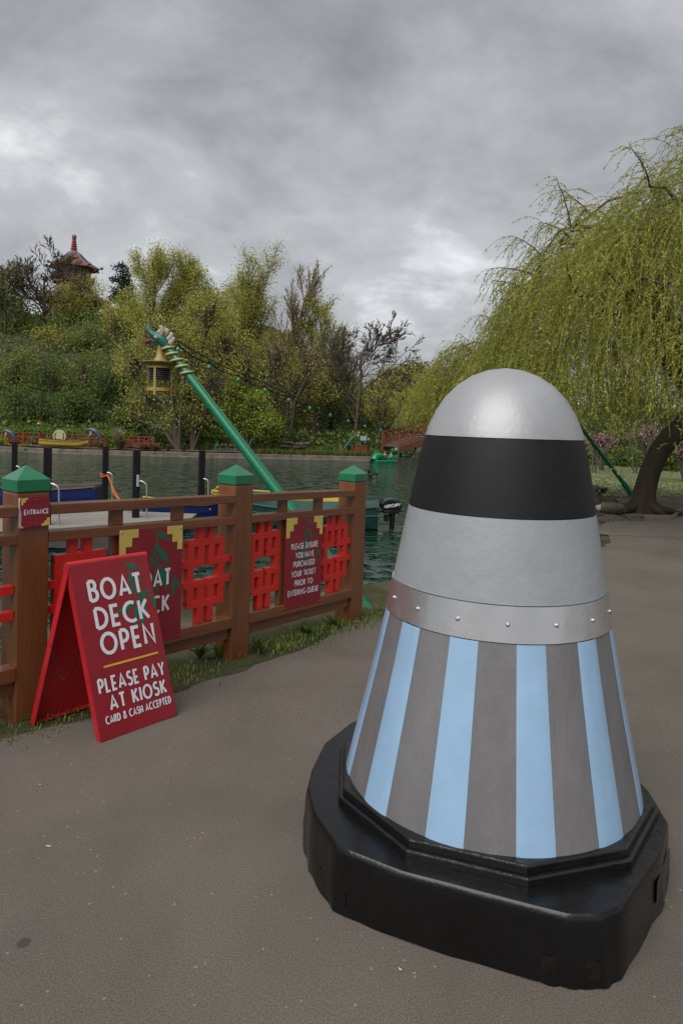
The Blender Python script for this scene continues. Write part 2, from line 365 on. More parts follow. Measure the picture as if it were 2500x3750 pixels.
def earthmat(name, c0, c1, c2, s=1.5, bump=.6, daisy=None, coord='Object'):
    m = bpy.data.materials.new(name); m.use_nodes = True; t = m.node_tree; b = t.nodes['Principled BSDF']; L = t.links.new
    tc = N(t, 'ShaderNodeTexCoord')
    n = N(t, 'ShaderNodeTexNoise', Scale=s, Detail=9, Roughness=.65); L(tc.outputs[coord], n.inputs['Vector'])
    r = N(t, 'ShaderNodeValToRGB'); L(n.outputs[0], r.inputs[0]); el = r.color_ramp.elements
    el[0].position = .35; el[0].color = (*c0, 1); el[1].position = .66; el[1].color = (*c2, 1); x = el.new(.5); x.color = (*c1, 1)
    c = r.outputs[0]
    if daisy:
        v = N(t, 'ShaderNodeTexVoronoi', Scale=daisy); L(tc.outputs[coord], v.inputs['Vector'])
        q = N(t, 'ShaderNodeMath', operation='LESS_THAN'); L(v.outputs['Distance'], q.inputs[0]); q.inputs[1].default_value = .23
        n5 = N(t, 'ShaderNodeTexNoise', Scale=.35, Detail=4); L(tc.outputs[coord], n5.inputs['Vector'])
        q2 = N(t, 'ShaderNodeMath', operation='GREATER_THAN'); L(n5.outputs[0], q2.inputs[0]); q2.inputs[1].default_value = .44
        q3 = N(t, 'ShaderNodeMath', operation='MULTIPLY'); L(q.outputs[0], q3.inputs[0]); L(q2.outputs[0], q3.inputs[1])
        mi = N(t, 'ShaderNodeMix', data_type='RGBA'); L(q3.outputs[0], mi.inputs[0]); L(c, mi.inputs[6]); mi.inputs[7].default_value = (.55, .56, .5, 1); c = mi.outputs[2]
    L(c, b.inputs['Base Color']); b.inputs['Roughness'].default_value = .95; b.inputs['Specular IOR Level'].default_value = .15
    n2 = N(t, 'ShaderNodeTexNoise', Scale=s*14, Detail=6, Roughness=.7); L(tc.outputs[coord], n2.inputs['Vector'])
    bp = N(t, 'ShaderNodeBump', Strength=bump, Distance=.04); L(n2.outputs[0], bp.inputs['Height']); L(bp.outputs[0], b.inputs['Normal'])
    return m
M_earth = earthmat('earth', (.03, .04, .012), (.058, .055, .028), (.10, .085, .06), 1.7)
M_lawn = earthmat('lawn', (.055, .075, .018), (.09, .11, .03), (.13, .14, .05), 2.6, .5, daisy=7.)
M_paleearth = earthmat('trodden_earth', (.085, .065, .05), (.115, .09, .07), (.145, .115, .092), 1.2, .5)
M_grit = earthmat('island_path', (.065, .054, .044), (.095, .078, .063), (.125, .10, .082), 1.2, .3)
ter = link('ground', npmesh('ground', np.stack([X.ravel(), Y.ravel(), Z.ravel()], 1), fc, M_earth, True)); tag(ter, kind='structure')

# tarmac
def tarmac(name, base, seamy=False):
    m = bpy.data.materials.new(name); m.use_nodes = True; t = m.node_tree; b = t.nodes['Principled BSDF']; L = t.links.new
    tc = N(t, 'ShaderNodeTexCoord'); o = tc.outputs['Object']
    big = N(t, 'ShaderNodeTexNoise', Scale=.9, Detail=6, Roughness=.62, Distortion=.4); L(o, big.inputs['Vector'])
    r = N(t, 'ShaderNodeValToRGB'); L(big.outputs[0], r.inputs[0])
    r.color_ramp.elements[0].position = .3; r.color_ramp.elements[0].color = (*[c*.8 for c in base], 1)
    r.color_ramp.elements[1].position = .72; r.color_ramp.elements[1].color = (*[c*1.2 for c in base], 1)
    fine = N(t, 'ShaderNodeTexNoise', Scale=190, Detail=3, Roughness=.75); L(o, fine.inputs['Vector'])
    fr = N(t, 'ShaderNodeMapRange'); L(fine.outputs[0], fr.inputs[0]); fr.inputs[1].default_value = .3; fr.inputs[2].default_value = .7; fr.inputs[3].default_value = .5; fr.inputs[4].default_value = 1.5
    mu = N(t, 'ShaderNodeMix', data_type='RGBA', blend_type='MULTIPLY'); mu.inputs[0].default_value = 1; L(r.outputs[0], mu.inputs[6])
    cc = N(t, 'ShaderNodeCombineColor'); [L(fr.outputs[0], cc.inputs[i]) for i in range(3)]; L(cc.outputs[0], mu.inputs[7])
    vo = N(t, 'ShaderNodeTexVoronoi', Scale=85); L(o, vo.inputs['Vector'])
    sp = N(t, 'ShaderNodeSeparateColor'); L(vo.outputs['Color'], sp.inputs[0])
    q1 = N(t, 'ShaderNodeMath', operation='GREATER_THAN'); L(sp.outputs[0], q1.inputs[0]); q1.inputs[1].default_value = .99
    q2 = N(t, 'ShaderNodeMath', operation='LESS_THAN'); L(vo.outputs['Distance'], q2.inputs[0]); q2.inputs[1].default_value = .36
    q3 = N(t, 'ShaderNodeMath', operation='MULTIPLY'); L(q1.outputs[0], q3.inputs[0]); L(q2.outputs[0], q3.inputs[1])
    q4 = N(t, 'ShaderNodeMath', operation='MULTIPLY'); L(q3.outputs[0], q4.inputs[0]); q4.inputs[1].default_value = .55
    mi = N(t, 'ShaderNodeMix', data_type='RGBA'); L(q4.outputs[0], mi.inputs[0]); L(mu.outputs[2], mi.inputs[6]); mi.inputs[7].default_value = (.28, .24, .195, 1)
    c = mi.outputs[2]
    for (sx, sy, sr, k) in STAINS:
        d = N(t, 'ShaderNodeVectorMath', operation='DISTANCE'); 
        dn = N(t, 'ShaderNodeTexNoise', Scale=9, Detail=3); L(o, dn.inputs['Vector'])
        L(o, d.inputs[0]); d.inputs[1].default_value = (sx, sy, 0)
        a1 = N(t, 'ShaderNodeMath', operation='MULTIPLY_ADD'); L(dn.outputs[0], a1.inputs[0]); a1.inputs[1].default_value = sr*1.3; L(d.outputs['Value'], a1.inputs[2])
        mr = N(t, 'ShaderNodeMapRange'); L(a1.outputs[0], mr.inputs[0]); mr.inputs[1].default_value = sr*1.35; mr.inputs[2].default_value = sr*1.75; mr.inputs[3].default_value = k; mr.inputs[4].default_value = 0
        ms = N(t, 'ShaderNodeMix', data_type='RGBA'); L(mr.outputs[0], ms.inputs[0]); L(c, ms.inputs[6]); ms.inputs[7].default_value = (.03, .026, .026, 1); c = ms.outputs[2]
    L(c, b.inputs['Base Color']); b.inputs['Roughness'].default_value = .82; b.inputs['Specular IOR Level'].default_value = .3
    bp = N(t, 'ShaderNodeBump', Strength=.35, Distance=.004); L(fine.outputs[0], bp.inputs['Height'])
    vb = N(t, 'ShaderNodeBump', Strength=.15, Distance=.004); L(vo.outputs['Distance'], vb.inputs['Height']); L(bp.outputs[0], vb.inputs['Normal']); L(vb.outputs[0], b.inputs['Normal'])
    return m
sp_ = atz(85, 3455, 0)
STAINS = [(sp_.x, sp_.y, .02, .7)]
M_tar = tarmac('tarmac', (.103, .0885, .0745))
M_tar2 = tarmac('tarmac_patch', (.118, .102, .087))
def sheet(name, poly, mat, dz, jit=0., kind='structure', seed=3, zf=None):
    rr = random.Random(seed); pts = []
    n = len(poly)
    for i in range(n):
        a, b = V(poly[i]), V(poly[(i+1) % n]); L = (b-a).length; k = max(1, int(L/.12)) if (jit and L < 14) else 1
        for j in range(k):
            p = a.lerp(b, j/k)
            if j and jit: nn = V((-(b-a).y, (b-a).x)).normalized(); p = p+nn*(rr.random()-.5)*jit
            pts.append(p)
    bm = bmesh.new(); vs = [bm.verts.new((p.x, p.y, 0)) for p in pts]; bm.faces.new(vs)
    bmesh.ops.triangulate(bm, faces=bm.faces[:])
    for y in (3.3, 5.5, 10.): bmesh.ops.bisect_plane(bm, geom=bm.verts[:]+bm.edges[:]+bm.faces[:], plane_co=(0, y, 0), plane_no=(0, 1, 0))
    for v in bm.verts: v.co.z = (zf(v.co.x, v.co.y) if zf else g(v.co.y))+dz
    bmesh.ops.recalc_face_normals(bm, faces=bm.faces[:])
    me = bpy.data.meshes.new(name); bm.to_mesh(me); bm.free(); me.materials.append(mat)
    for p in me.polygons:
        if p.normal.z < 0: p.flip()
    o = link(name, me); return tag(o, kind=kind)
FENCE_P = [V((-2.43, 2.31, 0)), V((-1.555, 3.37, 0)), V((-.68, 4.43, -.03)), V((.098, 5.45, -.07))]
edge = [(-12, -30), (-6, -3), (-2.6, 1.75), (-1.62, 3.0), (-1.25, 3.28), (-.62, 4.02), (-.42, 4.32), (-.1, 4.78), (.02, 5.08), (.2, 5.42), (.75, 5.9), (1.6, 6.7), (3.2, 8.7), (4.0, 10.0), (4.75, 12.15), (5.35, 12.9),
        (6.35, 12.95), (7.6, 15.0), (10.5, 19.0), (30, 40), (60, 40), (60, -30)]
sheet('path', edge, M_tar, 0., .05)
sheet('path_patch', [(3.75, 10.7), (4.1, 11.1), (4.72, 12.05), (5.35, 12.85), (6.3, 12.9), (6.75, 13.4), (9.5, 11.3), (8.5, 10.3)], M_tar2, .004, .03)
sheet('trodden_ground', [(5.35, 12.93), (6.37, 12.98), (7.62, 15.05), (10.5, 19.05), (14, 24), (11.5, 22.0), (8.9, 17.9), (6.9, 17.0), (6.1, 15.0), (5.6, 13.9)], M_paleearth, -.006, .12)
sheet('lawn', [(6.55, 17.3), (7.0, 18.4), (7.25, 19.6), (7.55, 22), (8.05, 26), (8.6, 32.8), (40, 38), (40, 32), (16, 26.5), (11.5, 21.2), (8.9, 17.9), (7.0, 17.1)], M_lawn, -.001, .2)
sheet('lawn_path', [(8.1, 28.0), (10, 26.5), (12.4, 24.2), (18, 21.5), (60, 14), (60, 15.5), (18, 23.1), (12.7, 25.7), (10.3, 28), (8.25, 29.6)], M_tar2, .006, .06)
sheet('island_path', [(-60, 35.6), (-17.4, 35.4), (-13, 35.0), (-9, 35.4), (-3.6, 36.9), (1.3, 37.9), (2.3, 38.2), (2.3, 39.4), (1, 39.3), (-3.8, 38.3), (-9, 36.9), (-13, 36.4), (-17.4, 36.8), (-60, 37)], M_grit, .05, .1, zf=lambda x, y: -.22)

# path kerb by the willow
kb = [(5.2, 12.86), (6.36, 12.97), (7.62, 15.04), (10.5, 19.04), (20, 29)]
mb = MB()
for a, b in zip(kb[:-1], kb[1:]):
    a, b = V((*a, -.075)), V((*b, -.075)); mb.bar(a, b, .07, .09)
k_ = mb.build('path_kerb', M_stone, None, bevel=.01); tag(k_, kind='structure')

# lake
mw = bpy.data.materials.new('lake_water'); mw.use_nodes = True; t = mw.node_tree; b = t.nodes['Principled BSDF']; L = t.links.new
b.inputs['Base Color'].default_value = (.004, .026, .014, 1); b.inputs['Roughness'].default_value = .04; b.inputs['IOR'].default_value = 1.33
tc = N(t, 'ShaderNodeTexCoord'); mp = N(t, 'ShaderNodeMapping'); L(tc.outputs['Object'], mp.inputs[0]); mp.inputs['Scale'].default_value = (1.1, 1.1, 1); mp.inputs['Rotation'].default_value = (0, 0, rad(-8))
a1 = N(t, 'ShaderNodeTexNoise', Scale=2.3, Detail=2.2, Roughness=.55, Distortion=.3); L(mp.outputs[0], a1.inputs['Vector'])
a2 = N(t, 'ShaderNodeTexNoise', Scale=9., Detail=4, Roughness=.6, Distortion=.6); L(mp.outputs[0], a2.inputs['Vector'])
b1 = N(t, 'ShaderNodeBump', Strength=1., Distance=.1); mrw = N(t, 'ShaderNodeMapRange'); mrw.interpolation_type = 'SMOOTHSTEP'; L(a1.outputs[0], mrw.inputs[0]); mrw.inputs[1].default_value = .46; mrw.inputs[2].default_value = .74; L(mrw.outputs[0], b1.inputs['Height'])
b2 = N(t, 'ShaderNodeBump', Strength=1., Distance=.005); L(a2.outputs[0], b2.inputs['Height']); L(b1.outputs[0], b2.inputs['Normal']); L(b2.outputs[0], b.inputs['Normal'])
lake = link('lake', npmesh('lake', np.array([(-400, -40, WATER), (60, -40, WATER), (60, 110, WATER), (-400, 110, WATER)]), np.array([[0, 1, 2, 3]]), mw)); tag(lake, kind='structure')

# stone edging of the island
pts = [(-60, 34.2), (-17.4, 34.75), (-13, 34.25), (-9, 34.65), (-6.4, 35.25), (-3.6, 35.95), (1.5, 36.95), (2.5, 37.25), (3.1, 38.15)]
mb = MB()
for (a, b_) in zip(pts[:-1], pts[1:]):
    mb.bar((*a, -.34), (*b_, -.34), .22, .26); mb.bar((a[0], a[1]-.14, -.46), (b_[0], b_[1]-.14, -.46), .22, .12)
o = mb.build('lake_edging', M_stone, None, bevel=.02); tag(o, kind='structure')

# ------------------------------------------------------------------ boat deck fence
ZU = V((0, 0, 1))
fence = thing('boat_deck_fence', 'brown timber fence with red fretwork panels and green pyramid post caps', 'fence', FENCE_P[1])
O = FENCE_P[1]
def secframe(A, B):
    t = (B-A); t.z = 0; L = t.length; t.normalize(); n = V((t.y, -t.x, 0)); return t, n, L
PW = .16
for i, P in enumerate(FENCE_P):
    A, B = FENCE_P[max(0, min(i, 2))], FENCE_P[max(0, min(i, 2))+1]
    t, n, L = secframe(A, B); ax = (t, n, ZU); z0 = P.z
    m = MB(O); m.box((P.x, P.y, z0+.5), (PW, PW, 1.23), ax)
    post = m.build('post', M_brown, fence, bevel=.006)
    m = MB(O); m.box((P.x, P.y, z0+1.112), (PW*.93, PW*.93, .016), ax); m.build('collar', M_brown, post, bevel=.003)
    m = MB(O); c = V((P.x, P.y, z0)); h = PW/2+.004
    bot = [c+t*a*h+n*b*h+ZU*1.122 for a, b in ((-1, -1), (1, -1), (1, 1), (-1, 1))]
    top = [q+ZU*.058 for q in bot]
    k = len(m.v); m.add(bot+top+[c+ZU*1.248], [(3, 2, 1, 0), (0, 1, 5, 4), (1, 2, 6, 5), (2, 3, 7, 6), (3, 0, 4, 7), (4, 5, 8), (5, 6, 8), (6, 7, 8), (7, 4, 8)])
    m.build('post_cap', M_green, post, bevel=.0025)
def fret(t, n, base, s0, s1, z0, z1, off):
    """one red fret: bars on a four by four grid between two uprights"""
    m = MB(O); mid = (s0+s1)/2; sp = .0805; bw = .044; D = .05
    cx = [mid-1.5*sp, mid-.5*sp, mid+.5*sp, mid+1.5*sp]
    H = z1-z0; rz = [z1-.095, z1-.095-.126, z1-.095-.252, z1-.095-.378]
    P = lambda s, z: base+t*s+ZU*z+n*off
    def hb(sa, sb, z, d): m.box(P((sa+sb)/2, z), (sb-sa, d, bw), (t, n, ZU))
    def vb(s, za, zb, d): m.box(P(s, (za+zb)/2), (bw, d, zb-za), (t, n, ZU))
    hb(cx[0]-bw/2, cx[3]+bw/2, rz[0], D); hb(cx[0]-bw/2, cx[3]+bw/2, rz[3], D)
    for r in (1, 2):
        hb(s0+.002, cx[1]+bw/2, rz[r], D); hb(cx[2]-bw/2, s1-.002, rz[r], D)
    d2 = D-.0012
    for k in (0, 3): vb(cx[k], rz[3], rz[0], d2)
    for k in (1, 2):
        vb(cx[k], rz[1], rz[0], d2); vb(cx[k], rz[3], rz[2], d2); vb(cx[k], rz[0], z1-.001, d2); vb(cx[k], z0+.001, rz[3], d2)
    return m
for si, (A, B) in enumerate(zip(FENCE_P[:-1], FENCE_P[1:])):
    t, n, L = secframe(A, B); dz = B.z-A.z
    ups = [(.40, .81), (.475, .883), (.41, .80)][si]
    tt = (t*L+ZU*dz).normalized()
    def P(s, z, off): return A+t*s+ZU*(z+dz*s/L)+n*off
    h = PW/2
    m = MB(O); m.bar(P(h, 1.030, .045), P(L-h, 1.030, .045), .085, .052); m.build('top_rail', M_brownr, fence, bevel=.004)
    m = MB(O); m.bar(P(h, .893, .045), P(L-h, .893, .045), .085, .052); m.build('middle_rail', M_brownr, fence, bevel=.004)
    m = MB(O); m.bar(P(h, .235, .042), P(L-h, .235, .042), .09, .07); m.build('bottom_rail', M_brownr, fence, bevel=.004)
    m = MB(O); m.bar(P(h, .162, .03), P(L-h, .162, .03), .055, .076); m.build('gravel_board', M_brownr, fence, bevel=.003)
    for u in ups:
        m = MB(O); m.bar(P(u, .270, .04), P(u, .867, .04), .06, .04, n); m.build('upright', M_brown, fence, bevel=.003)
        m = MB(O); m.bar(P(u, .919, .04), P(u, 1.004, .04), .07, .04, n); m.build('rail_block', M_brown, fence, bevel=.003)
    for (a, b_) in ((h, ups[0]-.02), (ups[1]+.02, L-h)):
        mid = (a+b_)/2; zz = dz*mid/L
        fret(t, n, A, a, b_, .271+zz, .866+zz, .035).build('fret_panel', M_red, fence, bevel=.002)

# signs on the fence
def sign_frame(A, B, s0, s1, ztop, zbot, off):
    t, n, L = secframe(A, B); dz = B.z-A.z
    c = A+t*s0+ZU*(ztop+dz*s0/L)+n*off; e1 = (t*L+ZU*dz).normalized(); e2 = n.cross(e1)*-1 if False else V((0, 0, 1))
    return c, e1, e2, n, (s1-s0), ztop-zbot
def leaf_print(O_, e1, e2, n, W, H, parts, stems, mat, parent, o0, off=.0012):
    m = MB(o0)
    for k, (bu, bv, tu, tv, wd) in enumerate(parts):
        a = V((bu*W, -bv*H)); b = V((tu*W, -tv*H)); d = b-a; pn = V((-d.y, d.x)).normalized(); L = d.length; pts = []
        for q in (0, .12, .3, .5, .7, .88): pts.append(a+d*q+pn*wd*W*math.sin(math.pi*q**.8)*.5+pn*.10*L*math.sin(math.pi*q)*.5)
        pts.append(b)
        for q in (.88, .7, .5, .3, .12): pts.append(a+d*q-pn*wd*W*math.sin(math.pi*q**.8)*.5+pn*.10*L*math.sin(math.pi*q)*.5)
        vs = [O_+e1*p.x+e2*p.y+n*(off+.00008*k) for p in pts]; m.add(vs, [tuple(range(len(vs)))])
    for k, st in enumerate(stems):
        pts = [V((u*W, -v*H)) for u, v in st]; vs = []
        for i, p in enumerate(pts):
            d = (pts[min(i+1, len(pts)-1)]-pts[max(0, i-1)]); pn = V((-d.y, d.x)).normalized()*.0065*W
            vs += [O_+e1*(p+pn).x+e2*(p+pn).y+n*(off-.0003-.00008*k), O_+e1*(p-pn).x+e2*(p-pn).y+n*(off-.0003-.00008*k)]
        m.add(vs, [(2*i, 2*i+1, 2*i+3, 2*i+2) for i in range(len(pts)-1)])
    me = bpy.data.meshes.new('leaf_motif'); me.from_pydata([tuple(v) for v in m.v], [], m.f); me.materials.append(mat); return link('leaf_motif', me, parent)
def stepcorner(O_, e1, e2, n, W, u, v, right, parent, o0, off=.0006):
    """yellow stepped corner: three steps"""
    m = MB(o0); sx = -1 if right else 1; x0 = W if right else 0
    pl = [(0, 0), (u, 0), (u, -v/3), (u*2/3, -v/3), (u*2/3, -v*2/3), (u/3, -v*2/3), (u/3, -v), (0, -v)]
    m.add([O_+e1*(x0+sx*a)+e2*b+n*off for a, b in pl], [tuple(range(8))])
    me = bpy.data.meshes.new('yellow_corner'); me.from_pydata([tuple(q) for q in m.v], [], m.f); me.materials.append(M_yel); return link('yellow_corner', me, parent)
LV = [(.56, .04, .78, .13, .085), (.60, .12, .47, .28, .07), (.60, .18, .77, .34, .10), (.59, .255, .46, .335, .075), (.60, .31, .75, .57, .085), (.55, .39, .58, .59, .07), (.86, .455, .98, .57, .06), (.86, .46, .82, .63, .065), (.52, .42, .44, .50, .06)]
ST = [[(.49, .01), (.56, .06), (.605, .16), (.605, .24), (.58, .34), (.53, .44)], [(.615, .22), (.69, .32), (.80, .41), (.86, .46)]]
def fence_sign(name, label, A, B, s0, s1, zt, zb, lines, lv, st, scr=None):
    O_, e1, e2, n, W, H = sign_frame(A, B, s0, s1, zt, zb, .0885)
    root = thing(name, label, 'sign', O_)
    m = MB(O_); m.prism([(0, 0), (W, 0), (W, -H), (0, -H)], O_, e1, e2, n, -.012, 0); pan = m.build('panel', M_maroon, root, bevel=.002)
    stepcorner(O_, e1, e2, n, W, .285*W, .215*H, False, pan, O_); stepcorner(O_, e1, e2, n, W, .26*W, .21*H, True, pan, O_)
    leaf_print(O_, e1, e2, n, W, H, lv, st, M_leafp, pan, O_)
    for (txt, u0, u1, v, h) in lines:
        lettering(txt, O_, e1, e2, n, (u0+u1)/2*W, -v*H, h*H, (u1-u0)*W, M_letter, pan)
    for u, v in ((.03, .02), (.97, .02), (.03, .98), (.97, .98)):
        m = MB(O_); c = O_+e1*u*W-e2*v*H; m.sphere(c+n*.001, .006, 8, 5); m.build('screw', M_galv if v < .5 else M_edge, root, smooth=True)
    return root
fence_sign('boat_deck_sign', 'maroon boat deck sign on the fence, half hidden behind the red sandwich board', FENCE_P[1], FENCE_P[2], .470, .890, .895, .225,
           [('BOAT', .19, .815, .44, .155), ('DECK', .17, .80, .665, .155)], LV, ST)
fence_sign('ticket_sign', 'maroon sign asking for tickets before queueing, on the fence nearest the water', FENCE_P[2], FENCE_P[3], .405, .805, .878, .228,
           [('PLEASE ENSURE', .14, .87, .315, .068), ('YOU HAVE', .26, .76, .416, .068), ('PURCHASED', .21, .79, .512, .068), ('YOUR TICKET', .16, .83, .618, .068), ('PRIOR TO', .25, .75, .722, .068), ('ENTERING QUEUE', .08, .92, .824, .068)],
           [(.56, .03, .72, .11, .07), (.58, .10, .46, .25, .06), (.58, .15, .70, .27, .08), (.55, .24, .42, .31, .06), (.58, .26, .60, .40, .06), (.50, .36, .22, .42, .07), (.49, .38, .34, .56, .06), (.52, .38, .50, .62, .07), (.86, .36, .96, .49, .05), (.86, .36, .83, .52, .05), (.46, .30, .5, .44, .05)],
           [[(.52, .01), (.57, .06), (.59, .15), (.58, .23), (.53, .34), (.49, .40)], [(.60, .18), (.70, .28), (.80, .33), (.86, .37)]])
# entrance plaque on the first post
t, n, L = secframe(FENCE_P[1], FENCE_P[2])
c = FENCE_P[1]+t*(-.071)+n*(PW/2+.013)+ZU*1.098; W, H = .148, .150
root = thing('entrance_plaque', 'small maroon entrance plaque with chipped edge on the nearest fence post', 'sign', c)
m = MB(c); m.prism([(.0, -.004), (.010, 0), (.128, .001), (.147, -.010), (.148, -.147), (.02, -.150), (.004, -.134), (.006, -.08), (-.002, -.04)], c, t, ZU, n, -.012, 0)
pan = m.build('panel', M_maroon, root, bevel=.0015)
M_ply = pm('bare_ply', (.42, .38, .33), .9, var=.3, scale=40, bump=.4)
m = MB(c); m.prism([(-.0035, -.006), (.0, -.004), (-.002, -.04), (.006, -.08), (.004, -.134), (.019, -.150), (-.002, -.149), (-.004, -.06)], c, t, ZU, n, -.012, -.001); m.build('bare_edge', M_ply, pan)
for (pl) in ([(.004, -.006), (.035, -.003), (.035, -.014), (.025, -.014), (.025, -.026), (.014, -.026), (.014, -.038), (.004, -.038)], [(.147, -.145), (.105, -.1465), (.105, -.134), (.118, -.134), (.118, -.122), (.131, -.122), (.131, -.108), (.147, -.107)]):
    m = MB(c); m.add([c+t*a+ZU*b_+n*.0006 for a, b_ in pl], [tuple(range(8))]); m.build('yellow_corner', M_yel, pan)
lettering('ENTRANCE', c, t, ZU, n, .078, -.074, .026, .122, M_letter, pan, sw=.17)
for v in (-.014, -.132):
    m = MB(c); m.sphere(c+t*.076+ZU*v, .004, 8, 5); m.build('screw', M_edge, root, smooth=True)

# ------------------------------------------------------------------ sandwich board
FL, FR = V((-1.06, 3.068, .0)), V((-.786, 3.389, .0))
BL, BR = V((-1.475, 3.262, .0)), V((-1.20, 3.583, .0))
TL, TR = (FL+BL)/2+ZU*.80, (FR+BR)/2+ZU*.80
root = thing('sandwich_board', 'red folding sandwich board open on the tarmac with white boat deck lettering', 'sandwich board', (FL+BR)/2)
OB = root.location.copy()
def panel(name, A, B, C, D, outn, th, parent, mat):
    """A,B bottom, C,D top (B under C); tray with a folded lip"""
    m = MB(OB); m.hexa([A-outn*th, B-outn*th, B, A], [D-outn*th, C-outn*th, C, D]); return m.build(name, mat, parent, bevel=.003)
gap = V((.012, -.010, 0))
nF = (FR-FL).cross(TL+gap-FL).normalized(); nF = nF if nF.dot(V((0, 0, 1.5))-FL) > 0 and nF.y < 0 else -nF
nB = (BR-BL).cross(TL-gap-BL).normalized(); nB = nB if nB.x < 0 else -nB
e1 = (FR-FL).normalized(); e2 = (TL+gap-FL).normalized(); W = (FR-FL).length; H = (TL+gap-FL).length
fp = panel('front_panel', FL, FR, TR+gap, TL+gap, nF, .006, root, M_crimson)
bp_ = panel('rear_panel', BL, BR, TR-gap, TL-gap, nB, .006, root, M_edge)
def lips(A, B, C, D, outn, par):
    w_ = (B-A).normalized(); u = (D-A).normalized()
    for (p, q) in ((A, D), (B, C)):
        s = 1 if p is A else -1
        m = MB(OB); m.bar(p+w_*s*.004-outn*.024, q+w_*s*.004-outn*.024, .006, .034, outn); m.build('side_lip', M_edge, par, bevel=.001)
    m = MB(OB); m.bar(A+u*.004-outn*.0195+w_*.008, B+u*.004-outn*.0195-w_*.008, .006, .026, outn); m.build('bottom_lip', M_edge, par, bevel=.001)
lips(FL, FR, TR+gap, TL+gap, nF, fp); lips(BL, BR, TR-gap, TL-gap, nB, bp_)
m = MB(OB); m.tube([TL+ZU*-.004-e1*.002, TR+ZU*-.004+e1*.002], .016, 10); m.build('hinge_fold', M_edge, root, smooth=True)
OO = FL+gap*0
for (txt, u0, u1, v, h, sw) in (('BOAT', .17, .86, .165, .132, .155), ('DECK', .19, .885, .325, .132, .155), ('OPEN', .20, .90, .475, .132, .155), ('PLEASE PAY', .085, .94, .70, .088, .155), ('AT KIOSK', .18, .92, .805, .088, .155), ('CARD & CASH ACCEPTED', .10, .95, .892, .046, .16)):
    lettering(txt, OO, e1, e2, nF, (u0+u1)/2*W, (1-v)*H, h*H, (u1-u0)*W, M_letter, fp, sw=sw, off=.0026)
m = MB(OB); m.add([OO+e1*a*W+e2*b_*H+nF*.0024 for a, b_ in ((.19, .394), (.90, .394), (.90, .406), (.19, .406))], [(0, 1, 2, 3)]); m.build('yellow_rule', pm('rule_yellow', (.72, .42, .04), .5), fp)
leaf_print(OO+e2*H, e1, e2, nF, W, H, [(.70, .045, .87, .085, .07), (.73, .09, .69, .17, .05), (.74, .125, .86, .165, .07), (.74, .17, .66, .22, .05), (.76, .185, .88, .30, .08), (.74, .27, .44, .315, .07), (.72, .30, .66, .42, .06), (.76, .28, .76, .43, .075), (.80, .26, .84, .34, .05), (.95, .255, .97, .34, .05), (.95, .255, 1.03-.04, .325, .045), (.90, .2, .93, .25, .04)],
           [[(.66, .02), (.71, .06), (.74, .12), (.75, .2), (.73, .29)], [(.76, .17), (.84, .22), (.95, .26)]], M_leafp, fp, OB, off=.0016)
m = MB(OB)
ch0 = FL.lerp(TL, .52)-nF*.03; ch1 = BL.lerp(TL, .52)-nB*.02
m.tube([ch0.lerp(ch1, q)-ZU*.16*math.sin(math.pi*q) for q in [i/12 for i in range(13)]], .0025, 5); m.build('stay_cord', M_black, root)

# ------------------------------------------------------------------ striped metal cone (plain form)
CX, CY = .578, 2.46
root = thing('striped_cone', 'smooth silver cone with pale blue stripes and a black band on a black plinth', 'sculpture', (CX, CY, 0))
M_silver = pm('silver_paint', (.37, .375, .39), .42, .25, var=.09, scale=4, bump=.12, bscale=22, wear=(.30, .30, .31), wearamt=.05, wscale=9)
M_greyp = pm('grey_paint', (.31, .33, .35), .45, .05, var=.07, scale=5, bump=.12, bscale=26, wear=(.5, .5, .5), wearamt=.03, wscale=12)
M_skirt = pm('brushed_grey', (.19, .185, .19), .40, .2, var=.16, scale=5, bump=.25, bscale=16, wear=(.25, .25, .255), wearamt=.10, wscale=8, stretch=(1, 1, .35))
M_alu = pm('aluminium_band', (.66, .66, .67), .27, .92, var=.12, scale=3, bump=.12, bscale=8, wear=(.55, .5, .5), wearamt=.05, stretch=(1, 1, .4))
M_blue = pm('pale_blue_paint', (.29, .46, .66), .28, var=.06, scale=6, bump=.05, bscale=20, wear=(.22, .34, .48), wearamt=.05, wscale=14, coat=.3)
M_vinyl = pm('black_vinyl', (.005, .005, .0055), .26, var=.3, scale=4, bump=.22, bscale=9, wear=(.022, .02, .019), wearamt=.07, wscale=18, spec=.4)
M_mesh = pm('black_drum', (.006, .006, .0065), .6, var=.3, scale=30, bump=.06, bscale=160, spec=.3, wear=(.02, .02, .02), wearamt=.04)
M_plinth = pm('black_gloss_timber', (.007, .007, .0075), .26, var=.3, scale=10, bump=.3, bscale=25, wear=(.05, .05, .05), wearamt=.04)
